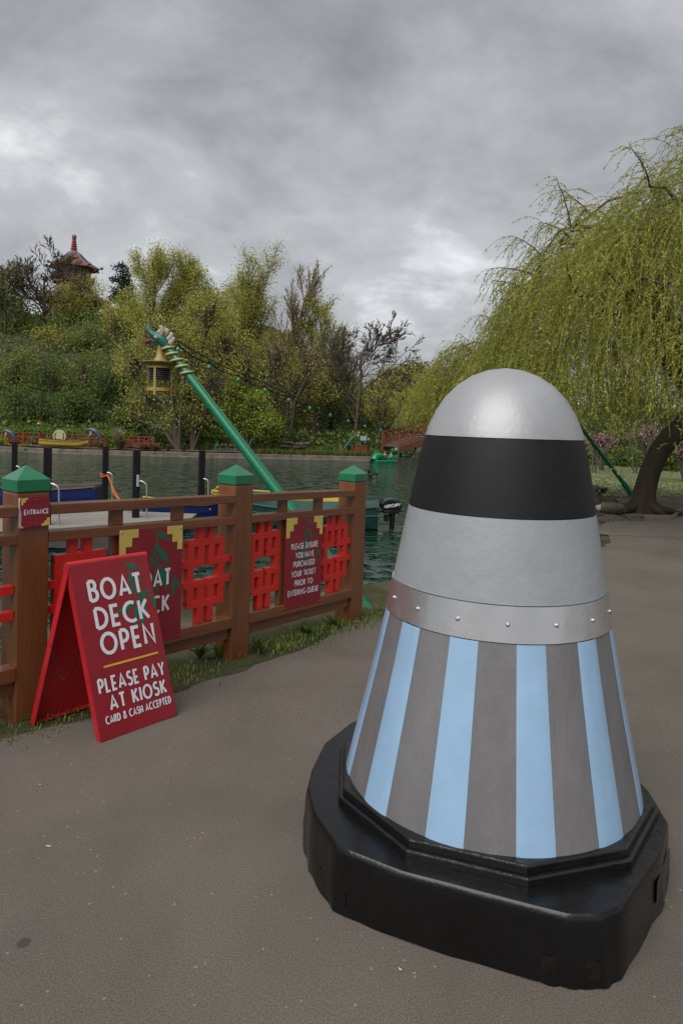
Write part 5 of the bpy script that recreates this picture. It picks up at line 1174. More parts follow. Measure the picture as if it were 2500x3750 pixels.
def skeleton_tree(label, px, ybase, ytop, Yd, nb, ang, ratio, up, wob_, leaf, per, spread, size, bark=M_twig, seed=1, lean=(0, 0), r=.16, trunk=.62, start=.3, minr=.012, name='tree', group=None, zb=None):
    b = at(px, ybase, Yd); 
    if zb is not None: b.z = zb
    else: b.z = gz(b.x, b.y)-.1
    H = at(px, ytop, Yd).z-b.z; rng = random.Random(seed)
    s, a = grow(rng, b, (lean[0], lean[1], 1), H*trunk, r, nb, ang, ratio, up, wob_, start)
    # scale to reach the height wanted
    S_ = np.array(s); top = max(S_[:, 5].max(), S_[:, 2].max()); k = H/(top-b.z); o = np.array([b.x, b.y, b.z])
    S_[:, 0:3] = (S_[:, 0:3]-o)*k+o; S_[:, 3:6] = (S_[:, 3:6]-o)*k+o
    A_ = [V((np.array(q)-o)*k+o) for q in a]
    P = scatter(A_, per, spread, seed) if per else None
    return tree_obj(name, label, b, S_, P, size, leaf, bark, seed=seed, minr=minr, group=group)
def lobe_tree(label, lobes, basexy, Yd, leaf, clumps, per, spread, size, bark=M_twig, seed=1, r=.14, name='tree', group=None, twigs=True, crown='crown', cat='tree', depth=.9, aspect=.6, zb=None, up=None):
    """crown from lobes given as (px,py,half width px,half height px); limbs run to every lobe and twigs to every clump"""
    r2 = np.random.default_rng(seed); rg = random.Random(seed); segs = []
    b = at(basexy[0], basexy[1], Yd); b.z = gz(b.x, b.y)-.1 if zb is None else zb
    Ps = []; tot = sum(l[2]*l[3] for l in lobes)
    for (px, py, hw, hh) in lobes:
        c = at(px, py, Yd+rg.uniform(-.6, .6)); a_, c_ = hw/2500*Yd, hh/2500*Yd
        k = max(6, int(clumps*hw*hh/tot)); u = r2.normal(size=(k, 3)); u /= np.linalg.norm(u, axis=1)[:, None]; q = r2.uniform(.35, 1, (k, 1))**.5
        C_ = np.array(c)+u*q*np.array([a_, a_*depth, c_])
        if twigs:
            mid = b.lerp(c, .55)+V((rg.uniform(-.3, .3), rg.uniform(-.3, .3), 0)); mid.x = b.x*.5+mid.x*.5
            low = c-ZU*c_*.5
            pts = [b, mid, low, c]
            for i in range(3): segs.append((*pts[i], *pts[i+1], r*(1-.28*i), r*(1-.28*(i+1))))
            for j, cc in enumerate(C_):
                s0 = np.array(low if j % 2 else c); m_ = (s0+cc)/2+r2.normal(0, .12, 3)*a_+np.array([0, 0, .1*c_]); segs.append((*s0, *m_, .028, .02)); segs.append((*m_, *cc, .02, .01))
        Ps.append(np.repeat(C_, per, 0)+r2.normal(0, spread, (k*per, 3)))
    return tree_obj(name, label, b, segs if twigs else None, np.concatenate(Ps), size, leaf, bark, seed=seed, minr=.012, crown=crown, cat=cat, group=group, aspect=aspect, up=up)

# --- wooded hill, left to right
skeleton_tree('wide bare tree on the hill left of the pagoda', 165, 1195, 878, 60, (11, 7, 6, 5), (58, 42, 38, 36), (1.0, .62, .56, .52), .07, .09, MID, 0, .3, .1, seed=6, r=.22, trunk=.42, start=.25, minr=.022, zb=at(165, 1195, 60).z-.5)
skeleton_tree('thin bare tree at the left edge of the hill', 20, 1250, 950, 56, (9, 6, 6, 4), (50, 42, 38, 36), (.8, .6, .56, .52), .07, .09, MID, 1, .2, .10, seed=15, r=.16, trunk=.5, start=.25, minr=.022, zb=at(20, 1250, 56).z-.5)
lobe_tree('yellow green tree growing in front of the pagoda', [(300, 1060, 75, 55), (230, 1110, 60, 50), (350, 1120, 60, 60), (270, 1160, 70, 50)], (290, 1240), 62, OLIVE, 190, 26, .36, .17, seed=2, zb=at(290, 1250, 62).z-1)
# pine
b = at(447, 1110, 66); PP = []; sg = []; rg = random.Random(3); topz = at(447, 952, 66).z; b.z -= 2
sg.append((*b, b.x, b.y, topz, .2, .04))
for k in range(40):
    q = rg.random()**.8; z = topz-.2-(topz-b.z-2.2)*q; wd = (.25+1.45*q*(1-.35*q))*rg.uniform(.5, 1.1); a = rg.random()*6.28; e_ = V((b.x+math.cos(a)*wd, b.y+math.sin(a)*wd, z+.15)); sg.append((b.x, b.y, z-.25, *e_, .05, .02))
    for j in range(60): PP.append((e_.x+rg.gauss(0, .24), e_.y+rg.gauss(0, .24), e_.z+rg.gauss(0, .15)))
tree_obj('pine_tree', 'dark pine tree standing against the sky right of the pagoda', b, sg, np.array(PP), .2, PINE, M_bark, seed=3)
# tall airy willows and alders
UPA = dict(nb=(14, 7, 6), ang=(34, 28, 26), ratio=(.52, .5, .5), up=.15, wob_=.07)
skeleton_tree('tall pale green tree right of the pine, leftmost of the tall ones', 545, 1400, 892, 47, leaf=OLIVE, per=14, spread=.25, size=.095, seed=21, r=.2, trunk=.8, **UPA)
skeleton_tree('tall slender pale tree between two fuller crowns', 690, 1400, 912, 48, leaf=OLIVE, per=12, spread=.22, size=.095, seed=22, r=.18, trunk=.82, **UPA)
skeleton_tree('tall pale green tree leaning right above the bright bush', 845, 1450, 918, 47, leaf=OLIVE, per=14, spread=.25, size=.095, seed=23, r=.2, trunk=.8, lean=(.10, 0), **UPA)
skeleton_tree('reddish bare poplar, tallest right of the middle', 1050, 1560, 946, 50, (20, 7, 5), (26, 24, 24), (.42, .5, .5), .10, .05, BUD, 3, .10, .09, bark=M_twigr, seed=24, r=.2, trunk=.95, start=.16, minr=.018)
skeleton_tree('slim pale green tree right of the reddish poplar', 1165, 1560, 1068, 49, (14, 7, 5), (32, 30, 28), (.45, .5, .5), .10, .07, OLIVE, 7, .2, .115, seed=25, r=.17, trunk=.88, start=.2, lean=(.04, 0))
skeleton_tree('big bare tree with a fan of dark branches left of the bridge', 1305, 1590, 1155, 44, (9, 7, 6, 5), (50, 38, 34, 34), (.78, .62, .56, .52), .06, .09, MID, 0, .2, .1, bark=M_twig, seed=26, r=.16, trunk=.5, start=.2, lean=(-.04, 0), minr=.018)
skeleton_tree('second bare tree half hidden behind the slim pale tree', 1215, 1580, 1180, 47, (8, 7, 6, 4), (42, 36, 34, 34), (.66, .6, .56, .5), .07, .10, MID, 1, .2, .1, bark=M_twig, seed=27, r=.16, trunk=.6, start=.2, minr=.017)
skeleton_tree('leaning bare tree with low boughs over the bridge landing', 1375, 1600, 1300, 43, (8, 7, 6, 4), (56, 42, 36, 36), (.62, .6, .56, .5), .03, .12, OLIVE, 1, .2, .1, bark=M_twig, seed=28, r=.16, trunk=.6, start=.22, lean=(.15, 0), minr=.016)
# shore trees and bright bushes
lobe_tree('multi-stemmed olive tree on the shore with pale trunks', [(590, 1240, 110, 120), (500, 1330, 80, 110), (680, 1350, 90, 120), (560, 1470, 100, 70), (650, 1530, 80, 50), (480, 1500, 60, 60)], (655, 1648), 37.6, OLIVE, 330, 24, .24, .125, bark=M_barkg, seed=31, r=.15)
lobe_tree('olive tree with a trunk leaning right on the shore', [(760, 1150, 90, 110), (830, 1280, 110, 120), (780, 1400, 90, 90), (900, 1350, 70, 110), (760, 1500, 70, 60)], (702, 1655), 38.0, OLIVE, 320, 24, .24, .125, bark=M_barkg, seed=32, r=.14)
lobe_tree('bright green bushy tree low over the water', [(930, 1490, 80, 70), (980, 1560, 60, 45), (880, 1560, 70, 45), (860, 1450, 60, 60)], (900, 1625), 37.8, FRESH, 190, 26, .20, .13, seed=33, r=.12)
lobe_tree('brownish budding tree behind the bright bush', [(1010, 1320, 80, 110), (1080, 1430, 90, 90), (1000, 1470, 80, 70), (1130, 1330, 70, 80)], (1060, 1590), 42, BUD, 190, 14, .28, .12, seed=34, r=.16)
lobe_tree('olive green tree below the slim pale tree', [(1120, 1390, 80, 70), (1190, 1420, 60, 60), (1100, 1490, 80, 60)], (1150, 1590), 43, OLIVE, 150, 20, .26, .125, seed=35, r=.14)
# wooded slope, bushes of different greens
BUSH = [(60, 1200, 90, 90, 58, MID, 'mid green bush below the bare trees at the left edge'), (190, 1260, 100, 80, 56, OLIVE, 'olive bush on the hillside below the pagoda railing'), (330, 1250, 90, 90, 55, MID, 'mid green bush below the yellow green tree'),
        (430, 1210, 70, 110, 57, OLIVE, 'tall olive bush below the dark pine'), (60, 1360, 100, 90, 49, MID, 'broad mid green bush at the left edge above the ivy'), (190, 1390, 110, 100, 48, DARK, 'dark bush in the middle of the hillside'),
        (310, 1370, 90, 100, 48, MID, 'dusky green bush left of the hanging lantern'), (410, 1410, 90, 110, 46, DARK, 'dark bush below the hanging lantern'), (110, 1480, 110, 70, 44, DARK, 'dark green bush above the hedge at the left'),
        (280, 1490, 110, 65, 43.5, DARK, 'very dark bush above the hedge behind the right dolphin'), (470, 1545, 80, 55, 41.5, DARK, 'dark low bush behind the pampas grass'), (20, 1110, 70, 70, 62, MID, 'thin green bush under the leftmost bare tree'),
        (480, 1120, 60, 80, 60, OLIVE, 'light olive bush right of the dark pine'), (620, 1330, 100, 120, 46, MID, 'mid green thicket behind the multi-stemmed tree'), (740, 1330, 100, 150, 46, MID, 'mid green thicket behind the leaning shore tree'),
        (900, 1260, 90, 140, 48, OLIVE, 'olive thicket behind the tall leaning tree'), (960, 1390, 110, 110, 47, MID, 'mid green thicket left of the reddish poplar'), (1150, 1500, 110, 70, 46, DARK, 'dark undergrowth below the slim pale tree'), (700, 1540, 120, 60, 42, DARK, 'dark undergrowth behind the shore trees'),
        (860, 1540, 110, 60, 42.5, DARK, 'dark undergrowth behind the bright green bush'), (1010, 1555, 90, 50, 42.5, MID, 'brown green undergrowth by the boulder slope'), (560, 1180, 90, 100, 56, MID, 'mid green thicket above the hanging lantern'), (690, 1170, 90, 110, 56, OLIVE, 'olive thicket in front of the pale building'),
        (820, 1150, 90, 110, 56, OLIVE, 'olive thicket left of the reddish poplar'), (1090, 1300, 70, 110, 54, BUD, 'brown budding thicket behind the poplar'), (1290, 1480, 120, 80, 52, MID, 'dull green thicket behind the big bare tree'), (1400, 1500, 80, 60, 50, OLIVE, 'olive thicket behind the bridge landing'), (1250, 1400, 100, 90, 58, BUD, 'brownish far thicket seen through the bare tree')]
for i, (px, py, hw, hh, Yd, lf, lab) in enumerate(BUSH):
    rg = random.Random(100+i); lb = [(px, py, hw*.8, hh*.8)]+[(px+rg.uniform(-.6, .6)*hw, py+rg.uniform(-.55, .5)*hh, hw*.45, hh*.45) for _ in range(4)]
    lobe_tree(lab, lb, (px, py+hh*.9), Yd, lf, 130, 26, .30, .155 if Yd > 50 else .14, seed=200+i, r=.07, name='bush', cat='bush', crown='foliage', group='bushes on the wooded island', zb=at(px, py+hh, Yd).z)

# ivy bank and clipped hedge
def slab_leaves(name, label, cat, x0, x1, Yd0, Yd1, py0, py1, nleaf, size, leaf, kind=None, seed=4, bump=.25):
    r2 = np.random.default_rng(seed); a = at(x0, py1, Yd0); b_ = at(x1, py1, Yd0); zt = at(x0, py0, Yd1).z; u = r2.random((nleaf, 3))
    X_ = a.x+(b_.x-a.x)*u[:, 0]; q = u[:, 1]; Yq = Yd0+(Yd1-Yd0)*q; Zq = a.z+(zt-a.z)*q
    Yq += bump*wob(X_*2, Zq*3)+r2.normal(0, .08, nleaf); Zq += bump*.5*wob(X_*1.7+3, Yq*2)+r2.normal(0, .06, nleaf)
    P = np.stack([X_, Yq, Zq], 1); v, f = leafcards(P, size, r2, .7); o = np.array([(a.x+b_.x)/2, Yd0, a.z])
    return v, f, o, a, b_, zt
v, f, o, a, b_, zt = slab_leaves('', '', '', -120, 470, 40.2, 45, 1520, 1590, 9000, .17, DARK, seed=41)
iv = link('ivy_ground_cover', npmesh('ivy', v-o, f, DARK)); iv.location = o; tag(iv, 'dark ivy covering the bank above the hedge', 'ivy', kind='stuff')
v, f, o, a, b_, zt = slab_leaves('', '', '', -120, 480, 37.2, 37.5, 1572, 1652, 8000, .12, HEDGE, seed=42, bump=.12)
root = thing('hedge', 'clipped green hedge behind the red fence on the far shore', 'hedge', tuple(o))
link('foliage', npmesh('hedge_face', v-o, f, HEDGE), root)
r2 = np.random.default_rng(43); P = np.stack([r2.uniform(a.x, b_.x, 7000), r2.uniform(37.4, 39.8, 7000), zt+.08*r2.normal(size=7000)], 1); P[:, 2] += .10*wob(P[:, 0]*1.2, P[:, 1]*2); v, f = leafcards(P, .12, r2, .7)
link('hedge_top', npmesh('hedge_top', v-o, f, HEDGE), root)
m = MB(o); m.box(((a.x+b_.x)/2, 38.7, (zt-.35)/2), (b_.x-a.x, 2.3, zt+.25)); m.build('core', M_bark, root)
v, f, o, a, b_, zt = slab_leaves('', '', '', 470, 640, 38.6, 39.0, 1592, 1645, 3000, .12, DARK, seed=44, bump=.2)
root = thing('hedge', 'dark loose hedge behind the short red fence and shore trunks', 'hedge', tuple(o)); link('foliage', npmesh('hedge_face', v-o, f, DARK), root)
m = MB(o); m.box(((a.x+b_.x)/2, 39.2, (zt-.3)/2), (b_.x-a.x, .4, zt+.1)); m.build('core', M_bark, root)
# grassy island bank and slope
def blades(n, region, h, seed, wdt=.012, lean=.35):
    r2 = np.random.default_rng(seed); XY = region(r2, n); z = ground(XY[:, 0], XY[:, 1]); B_ = np.stack([XY[:, 0], XY[:, 1], z-.01], 1)
    a = r2.uniform(0, 6.283, n); hh = h*r2.uniform(.5, 1.3, n); T = B_+np.stack([np.cos(a)*hh*lean, np.sin(a)*hh*lean, hh], 1); s = np.stack([-np.sin(a), np.cos(a), 0*a], 1)*wdt*.5*r2.uniform(.7, 1.3, (n, 1))
    v = np.stack([B_-s, B_+s, T], 1).reshape(-1, 3); return v, np.arange(3*n).reshape(n, 3)
GRASS = leafmat('grass_blades', [(.035, .06, .01), (.085, .12, .02), (.17, .19, .05)]); DRY = leafmat('reed_dry', [(.08, .07, .03), (.13, .12, .045), (.22, .19, .09)])
def reg_bank(r2, n): q = r2.random(n); x = -4.6+q*7.0; y = 35.75+(x+3.6)*.196+r2.uniform(.05, .95, n); return np.stack([x, y], 1)
v, f = blades(5200, reg_bank, .26, 51, .06); o_ = link('bank_grass', npmesh('bank_grass', v, f, GRASS)); tag(o_, 'rough grass on the island bank left of the pedal boats', 'grass', kind='stuff')
def reg_slope(r2, n): x = r2.uniform(-9, 2.2, n); y = r2.uniform(39.6, 46, n); return np.stack([x, y], 1)
v, f = blades(6000, reg_slope, .28, 52, .09); o_ = link('slope_undergrowth', npmesh('slope', v, f, MID)); tag(o_, 'straggly undergrowth on the island slope', 'undergrowth', kind='stuff')
# hill leaf cover so that no bare earth shows
def reg_hill(r2, n): return np.stack([r2.uniform(-34, 3, n), 40+34*r2.random(n)**1.3], 1)
r2 = np.random.default_rng(53); XY = reg_hill(r2, 46000); zz = ground(XY[:, 0], XY[:, 1])+r2.random(46000)**2*1.3; v, f = leafcards(np.stack([XY[:, 0], XY[:, 1], zz], 1), .24, r2, .65)
o_ = link('hillside_undergrowth', npmesh('hillside', v, f, DARK)); tag(o_, 'dense dark undergrowth covering the wooded hillside', 'undergrowth', kind='stuff')

# shore plants
def tuft(name, label, px, py, Yd, h, spread, n, mat, seed, plume=None, w_=.02, group=None):
    c = at(px, py, Yd); c.z = max(gz(c.x, c.y), -.3); r3 = np.random.default_rng(seed); root = thing(name, label, 'plant', c, group=group); vs = []; fs = []
    a = r3.uniform(0, 6.283, n); l_ = h*r3.uniform(.6, 1.1, n); sp = spread*r3.uniform(.1, 1, n)**.8
    for i in range(n):
        p0 = np.array([math.cos(a[i])*.06, math.sin(a[i])*.06, 0]); out_v = np.array([math.cos(a[i]), math.sin(a[i]), 0]); s = np.array([-out_v[1], out_v[0], 0])*w_*.5
        p1 = p0+out_v*sp[i]*.4+np.array([0, 0, l_[i]*.65]); p2 = p0+out_v*sp[i]+np.array([0, 0, l_[i]*(1-.25*sp[i]/max(spread, .01))]); k = len(vs); vs += [p0-s, p0+s, p1+s, p1-s, p2]; fs += [(k, k+1, k+2, k+3), (k+3, k+2, k+4, k+4)]
    me = bpy.data.meshes.new('blades'); me.from_pydata([tuple(q) for q in vs], [], [f_ if f_[2] != f_[3] else f_[:3] for f_ in fs]); me.materials.append(mat); link('blades', me, root); return root
PAMP = leafmat('pampas_plume', [(.20, .16, .10), (.30, .25, .17), (.42, .36, .26)]); 
tuft('pampas_grass', 'tall dry pampas grass beside the right dolphin', 430, 1655, 35.6, 1.35, .55, 150, PAMP, 61, w_=.035)
tuft('pampas_grass', 'leaning green and straw coloured base of the pampas clump', 440, 1655, 35.5, .75, .60, 220, DRY, 62, w_=.03)
for i, (px, py, h, mt, lab) in enumerate(((615, 1663, .42, GRASS, 'green iris clump on the far shore left of the pale trunks'), (672, 1664, .50, GRASS, 'broad green iris clump at the foot of the pale trunks'), (562, 1658, .45, DRY, 'dark grassy clump at the end of the red dinghy'), (525, 1656, .4, GRASS, 'green clump growing in front of the red dinghy'), (365, 1655, .5, DRY, 'dull green clump under the right dolphin'))):
    tuft('iris_clump', lab, px, py, 35.5, h, .28, 110, mt, 63+i, w_=.03, group='grassy clumps on the far shore')
lobe_tree('golden yellow shrub beside the left dolphin', [(92, 1640, 24, 14), (78, 1643, 14, 10), (108, 1642, 14, 10)], (92, 1652), 35.8, leafmat('leaf_gold', [(.12, .12, .015), (.26, .25, .03), (.42, .38, .07)]), 70, 14, .07, .07, seed=71, r=.02, name='shrub', cat='shrub', crown='foliage')
lobe_tree('green shrub at the far left edge of the shore', [(5, 1622, 22, 22), (-15, 1625, 25, 25)], (0, 1652), 35.9, FRESH, 80, 14, .08, .08, seed=72, r=.02, name='shrub', cat='shrub', crown='foliage')
lobe_tree('dark round reed bush beside the bridge pier', [(1492, 1648, 24, 20), (1482, 1655, 16, 14), (1505, 1655, 16, 12)], (1492, 1668), 44.5, MID, 90, 18, .10, .09, seed=73, r=.02, name='shrub', cat='shrub', crown='foliage', zb=-.5)
lobe_tree('low bush below the purple hoarding', [(1540, 1660, 30, 10), (1570, 1658, 25, 10)], (1550, 1668), 47, FRESH, 60, 16, .12, .1, seed=74, r=.02, name='shrub', cat='shrub', crown='foliage', zb=-.5)

# --- trees beyond the bridge
for i, (px, yt, lab) in enumerate(((1490, 1330, 'dark far pine left of its twin beyond the bridge'), (1535, 1322, 'dark far pine standing highest beyond the bridge'), (1585, 1340, 'dark far pine nearest the far willow'))):
    b = at(px, 1500, 90); tz = at(px, yt, 90).z; rg = random.Random(80+i); PP = []; b.z = 3; sg = [(*b, b.x, b.y, tz-.5, .3, .1)]
    for k in range(26):
        a = rg.random()*6.28; q = rg.random(); e_ = V((b.x+math.cos(a)*2.2*rg.random()**.6, b.y+math.sin(a)*2, tz-.3-3.4*q)); sg.append((b.x, b.y, e_.z-.6, *e_, .07, .03))
        for j in range(30): PP.append((e_.x+rg.gauss(0, .4), e_.y+rg.gauss(0, .4), e_.z+rg.gauss(0, .25)))
    tree_obj('pine_tree', lab, b, sg, np.array(PP), .34, PINE, M_bark, seed=80+i, group='far pines beyond the bridge')
FAR = [(1440, 1420, 80, 90, 78, BUD, 'brownish far tree left of the far pines'), (1500, 1470, 80, 70, 72, OLIVE, 'olive far tree below the far pines'), (1580, 1450, 90, 80, 74, OLIVE, 'olive far tree right of the far pines'), (1420, 1520, 70, 50, 66, MID, 'dull green far tree above the bridge landing'), (1520, 1545, 110, 50, 64, MID, 'low green far tree behind the bridge'),
       (1640, 1480, 90, 90, 70, OLIVE, 'olive far tree just left of the dome'), (1380, 1450, 70, 80, 72, BUD, 'brown far tree seen through the bare boughs'), (1620, 1570, 90, 50, 60, MID, 'green far bush low behind the dome'), (1730, 1500, 120, 120, 66, OLIVE, 'olive far tree behind the dome'), (1850, 1500, 120, 120, 64, MID, 'green far tree hidden behind the dome')]
for i, (px, py, hw, hh, Yd, lf, lab) in enumerate(FAR):
    rg = random.Random(300+i); lb = [(px, py, hw*.8, hh*.8)]+[(px+rg.uniform(-.6, .6)*hw, py+rg.uniform(-.7, .5)*hh, hw*.4, hh*.5) for _ in range(5)]
    lobe_tree(lab, lb, (px, py+hh), Yd, lf, 150, 24, .42, .20, seed=310+i, r=.1, group='far trees beyond the bridge', zb=0.)

# ------------------------------------------------------------------ weeping willows
def willow(label, base, trunk_pts, trunk_r, C, Rx, Ry, ztop, zrim, zbot, nstr, step, lsize, seed, nlimb=16, lw=.014, bark=M_bark, holes=.0, ragged=.6, rr0=.16, sprays=0):
    """trunk, arching limbs, hanging strands with narrow leaves"""
    root = thing('willow_tree', label, 'tree', base); o = np.array(base); rg = random.Random(seed); r2 = np.random.default_rng(seed)
    segs = []
    m = MB(base); m.tube(trunk_pts, trunk_r, 18); tr_ = m.build('trunk', bark, root, smooth=True)
    crotch = V(trunk_pts[-1]); tips = []
    def env(x, y):
        q = math.hypot((x-C.x)/Rx, (y-C.y)/Ry); return zrim+(ztop-zrim)*max(0, 1-q**3.5), q
    limbs = []
    for k in range(nlimb):
        a = 6.283*(k+rg.random()*.8)/nlimb; q = rg.uniform(.35, .92); ex, ey = C.x+math.cos(a)*Rx*q, C.y+math.sin(a)*Ry*q; ez = env(ex, ey)[0]-rg.uniform(.1, .7); E_ = V((ex, ey, ez)); pts = []
        for i in range(9):
            t = i/8; p = crotch.lerp(E_, t); p.z += (ez-crotch.z)*.28*math.sin(math.pi*t); p += V((rg.gauss(0, .10), rg.gauss(0, .10), rg.gauss(0, .07)))*min(1, t*3); pts.append(p)
        for i in range(8): segs.append((*pts[i], *pts[i+1], rr0*(1-.11*i), rr0*(1-.11*(i+1))))
        limbs.append(pts)
        for j in range(9):
            i = rg.randrange(2, 8); p = pts[i]; an = rg.random()*6.283; ln = rg.uniform(.5, 1.5); e_ = p+V((math.cos(an)*ln, math.sin(an)*ln, rg.uniform(-.1, .7))); ee, qq = env(e_.x, e_.y); e_.z = min(e_.z, ee-.05)
            m_ = (p+e_)/2+V((rg.gauss(0, .12), rg.gauss(0, .12), .18)); segs.append((*p, *m_, .035, .026)); segs.append((*m_, *e_, .026, .014)); limbs.append([p, m_, e_])
    src = [q for l_ in limbs for q in l_[1:]]
    LP = []; LD = []; st = []
    for k in range(nstr):
        # start somewhere under the envelope, thicker towards the outside
        for _ in range(30):
            a = rg.random()*6.283; q = rg.random()**.55*1.03; x, y = C.x+math.cos(a)*Rx*q, C.y+math.sin(a)*Ry*q; lump = .5+.5*math.sin(x*1.9+math.sin(y*1.3)*1.2+seed)*math.cos(y*1.7+x*.6)
            if rg.random() < .35+.65*lump: break
        z, qn = env(x, y); z += (lump-.85)*ragged*1.6-rg.random()**2*1.9*(1-.3*qn)+rg.gauss(0, .06)
        out = V((math.cos(a), math.sin(a), 0)); p = V((x, y, z)); d = (out*rg.uniform(.2, .9)+V((rg.gauss(0, .5), rg.gauss(0, .5), rg.uniform(-.2, .35)))).normalized()
        L = min(rg.uniform(.6, 3.6), max(.25, z-zbot-rg.random()*.6)); ns = max(3, int(L/.2)); seg = L/ns
        for i in range(ns):
            d = (d+V((rg.gauss(0, .09), rg.gauss(0, .09), -.34))).normalized(); q2 = p+d*seg; st.append((*p, *q2, lw*.28, lw*.22))
            c = max(1, int(seg/step))
            for j in range(c): LP.append(p.lerp(q2, (j+rg.random())/c)); LD.append(d)
            p = q2
    for k in range(sprays):
        # boughs that stand clear of the crown
        a = rg.uniform(1.9, 4.6) if k % 3 else rg.uniform(0, 6.283); q = rg.uniform(.35, 1.0); x, y = C.x+math.cos(a)*Rx*q, C.y+math.sin(a)*Ry*q; z = env(x, y)[0]-.35; p = V((x, y, z)); nr = min(src, key=lambda w_: (w_-p).length); md = (nr+p)/2+ZU*.15; segs.append((*nr, *md, .03, .026)); segs.append((*md, *p, .026, .02)); out = V((math.cos(a), math.sin(a), 0)); d = (out*rg.uniform(.4, 1)+ZU*rg.uniform(.3, 1.0)).normalized(); L = rg.uniform(.6, 1.1)
        for i in range(6):
            d = (d+V((rg.gauss(0, .15), rg.gauss(0, .15), -.10))).normalized(); q2 = p+d*L/6; segs.append((*p, *q2, .02-.0025*i, .0175-.0025*i))
            for j in range(5):
                s0 = p.lerp(q2, rg.random()); dd = (d*.5+V((rg.gauss(0, .6), rg.gauss(0, .6), rg.uniform(-.5, .2)))).normalized(); ln = rg.uniform(.25, .8); ns = 4
                for t_ in range(ns):
                    dd = (dd+V((0, 0, -.35))).normalized(); s1 = s0+dd*ln/ns; st.append((*s0, *s1, lw*.28, lw*.22))
                    for u_ in range(max(1, int(ln/ns/step))): LP.append(s0.lerp(s1, rg.random())); LD.append(dd)
                    s0 = s1
            p = q2
    v, f = tubes_np(np.array(segs), 6); link('limbs', npmesh('limbs', v-o, f, M_barkg, True), root)
    v, f = tubes_np(np.array(st), 3); link('withies', npmesh('withies', v-o, f, WIL), root)
    P = np.array([tuple(q) for q in LP]); D_ = np.array([tuple(q) for q in LD]); n = len(P); a = D_*.9+r2.normal(0, .38, (n, 3)); a /= np.linalg.norm(a, axis=1)[:, None]; b = r2.normal(size=(n, 3)); b -= (b*a).sum(1)[:, None]*a; b /= np.linalg.norm(b, axis=1)[:, None]
    s = (lsize*r2.uniform(.6, 1.35, n))[:, None]; P = P+a*s*.45
    v = np.stack([P-a*s*.5, P+b*s*.13, P+a*s*.5, P-b*s*.13], 1).reshape(-1, 3); link('crown', npmesh('crown', v-o, np.arange(4*n).reshape(n, 4), WIL), root); return root
tp = [at(2352, 1893, 13.75), at(2352, 1862, 13.75), at(2358, 1800, 13.75), at(2378, 1730, 13.75), at(2408, 1660, 13.75), at(2452, 1600, 13.8), at(2505, 1555, 13.9), at(2540, 1480, 14.0)]
willow('great weeping willow with a leaning dark trunk on the lake bank', tp[0], tp, [.42, .28, .215, .20, .20, .21, .21, .17], V((7.0, 13.6, 0)), 4.05, 4.6, 6.7, 2.7, 1.2, 6200, .034, .064, 91, sprays=30)
wb = at(1800, 1650, 31); wb.z = -.2
willow('smaller weeping willow farther round the lake, behind the dome', wb, [wb, wb+V((.1, 0, 1.2)), wb+V((-.1, 0, 2.6))], [.3, .24, .2], V((wb.x-.1, 32, 0)), 3.6, 3.6, 5.6, 2.6, 1.0, 2200, .08, .13, 92, lw=.03)
# surface roots of the willow
m = None
for k, (a, L) in enumerate(((-.3, .6), (.5, .7), (2.6, .55), (3.6, .5), (-1.2, .35))):
    r_ = [o for o in bpy.data.objects if o.name.startswith('willow_tree')][0]; m = MB(r_.location); c0 = V((r_.location.x, r_.location.y, -.06)); u = V((math.cos(a), math.sin(a), 0)); m.tube([c0+u*.12+ZU*.16, c0+u*.3+ZU*.07, c0+u*(.3+L*.5)+ZU*.02, c0+u*(.3+L)-ZU*.05], [.13, .085, .05, .02], 8); m.build('root', M_bark, r_, smooth=True)

# --- right bank: pole, park trees, shrubs, blossom
a = at(2322, 1790, 17.5); a.z = -.12; b_ = at(2143, 1588, 17.2)
root = thing('lamp_pole', 'green pole leaning left behind the willow trunk', 'lamp post', a)
m = MB(a); m.tube([a-ZU*.05, a.lerp(b_, .22)], [.075, .072], 14); m.build('sleeve', M_pole, root, smooth=True)
m = MB(a); m.tube([a.lerp(b_, .2), b_, b_+(b_-a)*.35], [.055, .042, .035], 14); m.build('pole', M_pole, root, smooth=True)
for i, (px, Yd, lab) in enumerate(((2167, 27, 'thin staked sapling on the lawn beside the dome'), (2316, 27.5, 'thin staked sapling on the lawn left of the willow trunk'))):
    b = at(px, 1752, Yd); b.z = -.12; segs, an = grow(random.Random(400+i), b, (0, 0, 1), 2.3, .045, (6, 4), (40, 40), (.4, .5), .05, .08, .55)
    tree_obj('sapling', lab, b, segs, scatter(an, 6, .12, 401+i), .09, MID, M_barkg, seed=402+i, minr=.012, group='saplings on the lawn')
    m = MB(b); root = [o for o in bpy.data.objects if o.get('label') == lab][0]; m.bar(V((b.x+.12, b.y, -.2)), V((b.x+.12, b.y, .75)), .05, .05, (0, 1, 0)); m.build('stake', M_timber, root)
RB = [(2300, 1690, 45, 38, 33, DARK, 'round dark shrub beyond the lawn, left of the willow trunk'), (2465, 1690, 48, 42, 31, DARK, 'large glossy dark shrub right of the willow trunk'), (2200, 1690, 40, 38, 35, DARK, 'dark shrub beyond the lawn beside the dome'), (2140, 1650, 60, 70, 38, MID, 'mid green bush just right of the dome'),
      (2380, 1640, 60, 70, 38, DARK, 'very dark bush behind the willow trunk'), (2270, 1620, 90, 60, 40, MID, 'green thicket behind the blossom trees'), (2500, 1600, 90, 70, 40, DARK, 'dark thicket at the right edge behind the willow'), (2180, 1560, 120, 60, 44, DARK, 'dark trees under the willow curtain by the dome'), (2420, 1550, 140, 70, 44, DARK, 'dark trees under the willow curtain at the right'), (2300, 1500, 160, 80, 50, MID, 'green trees far behind the willow curtain')]
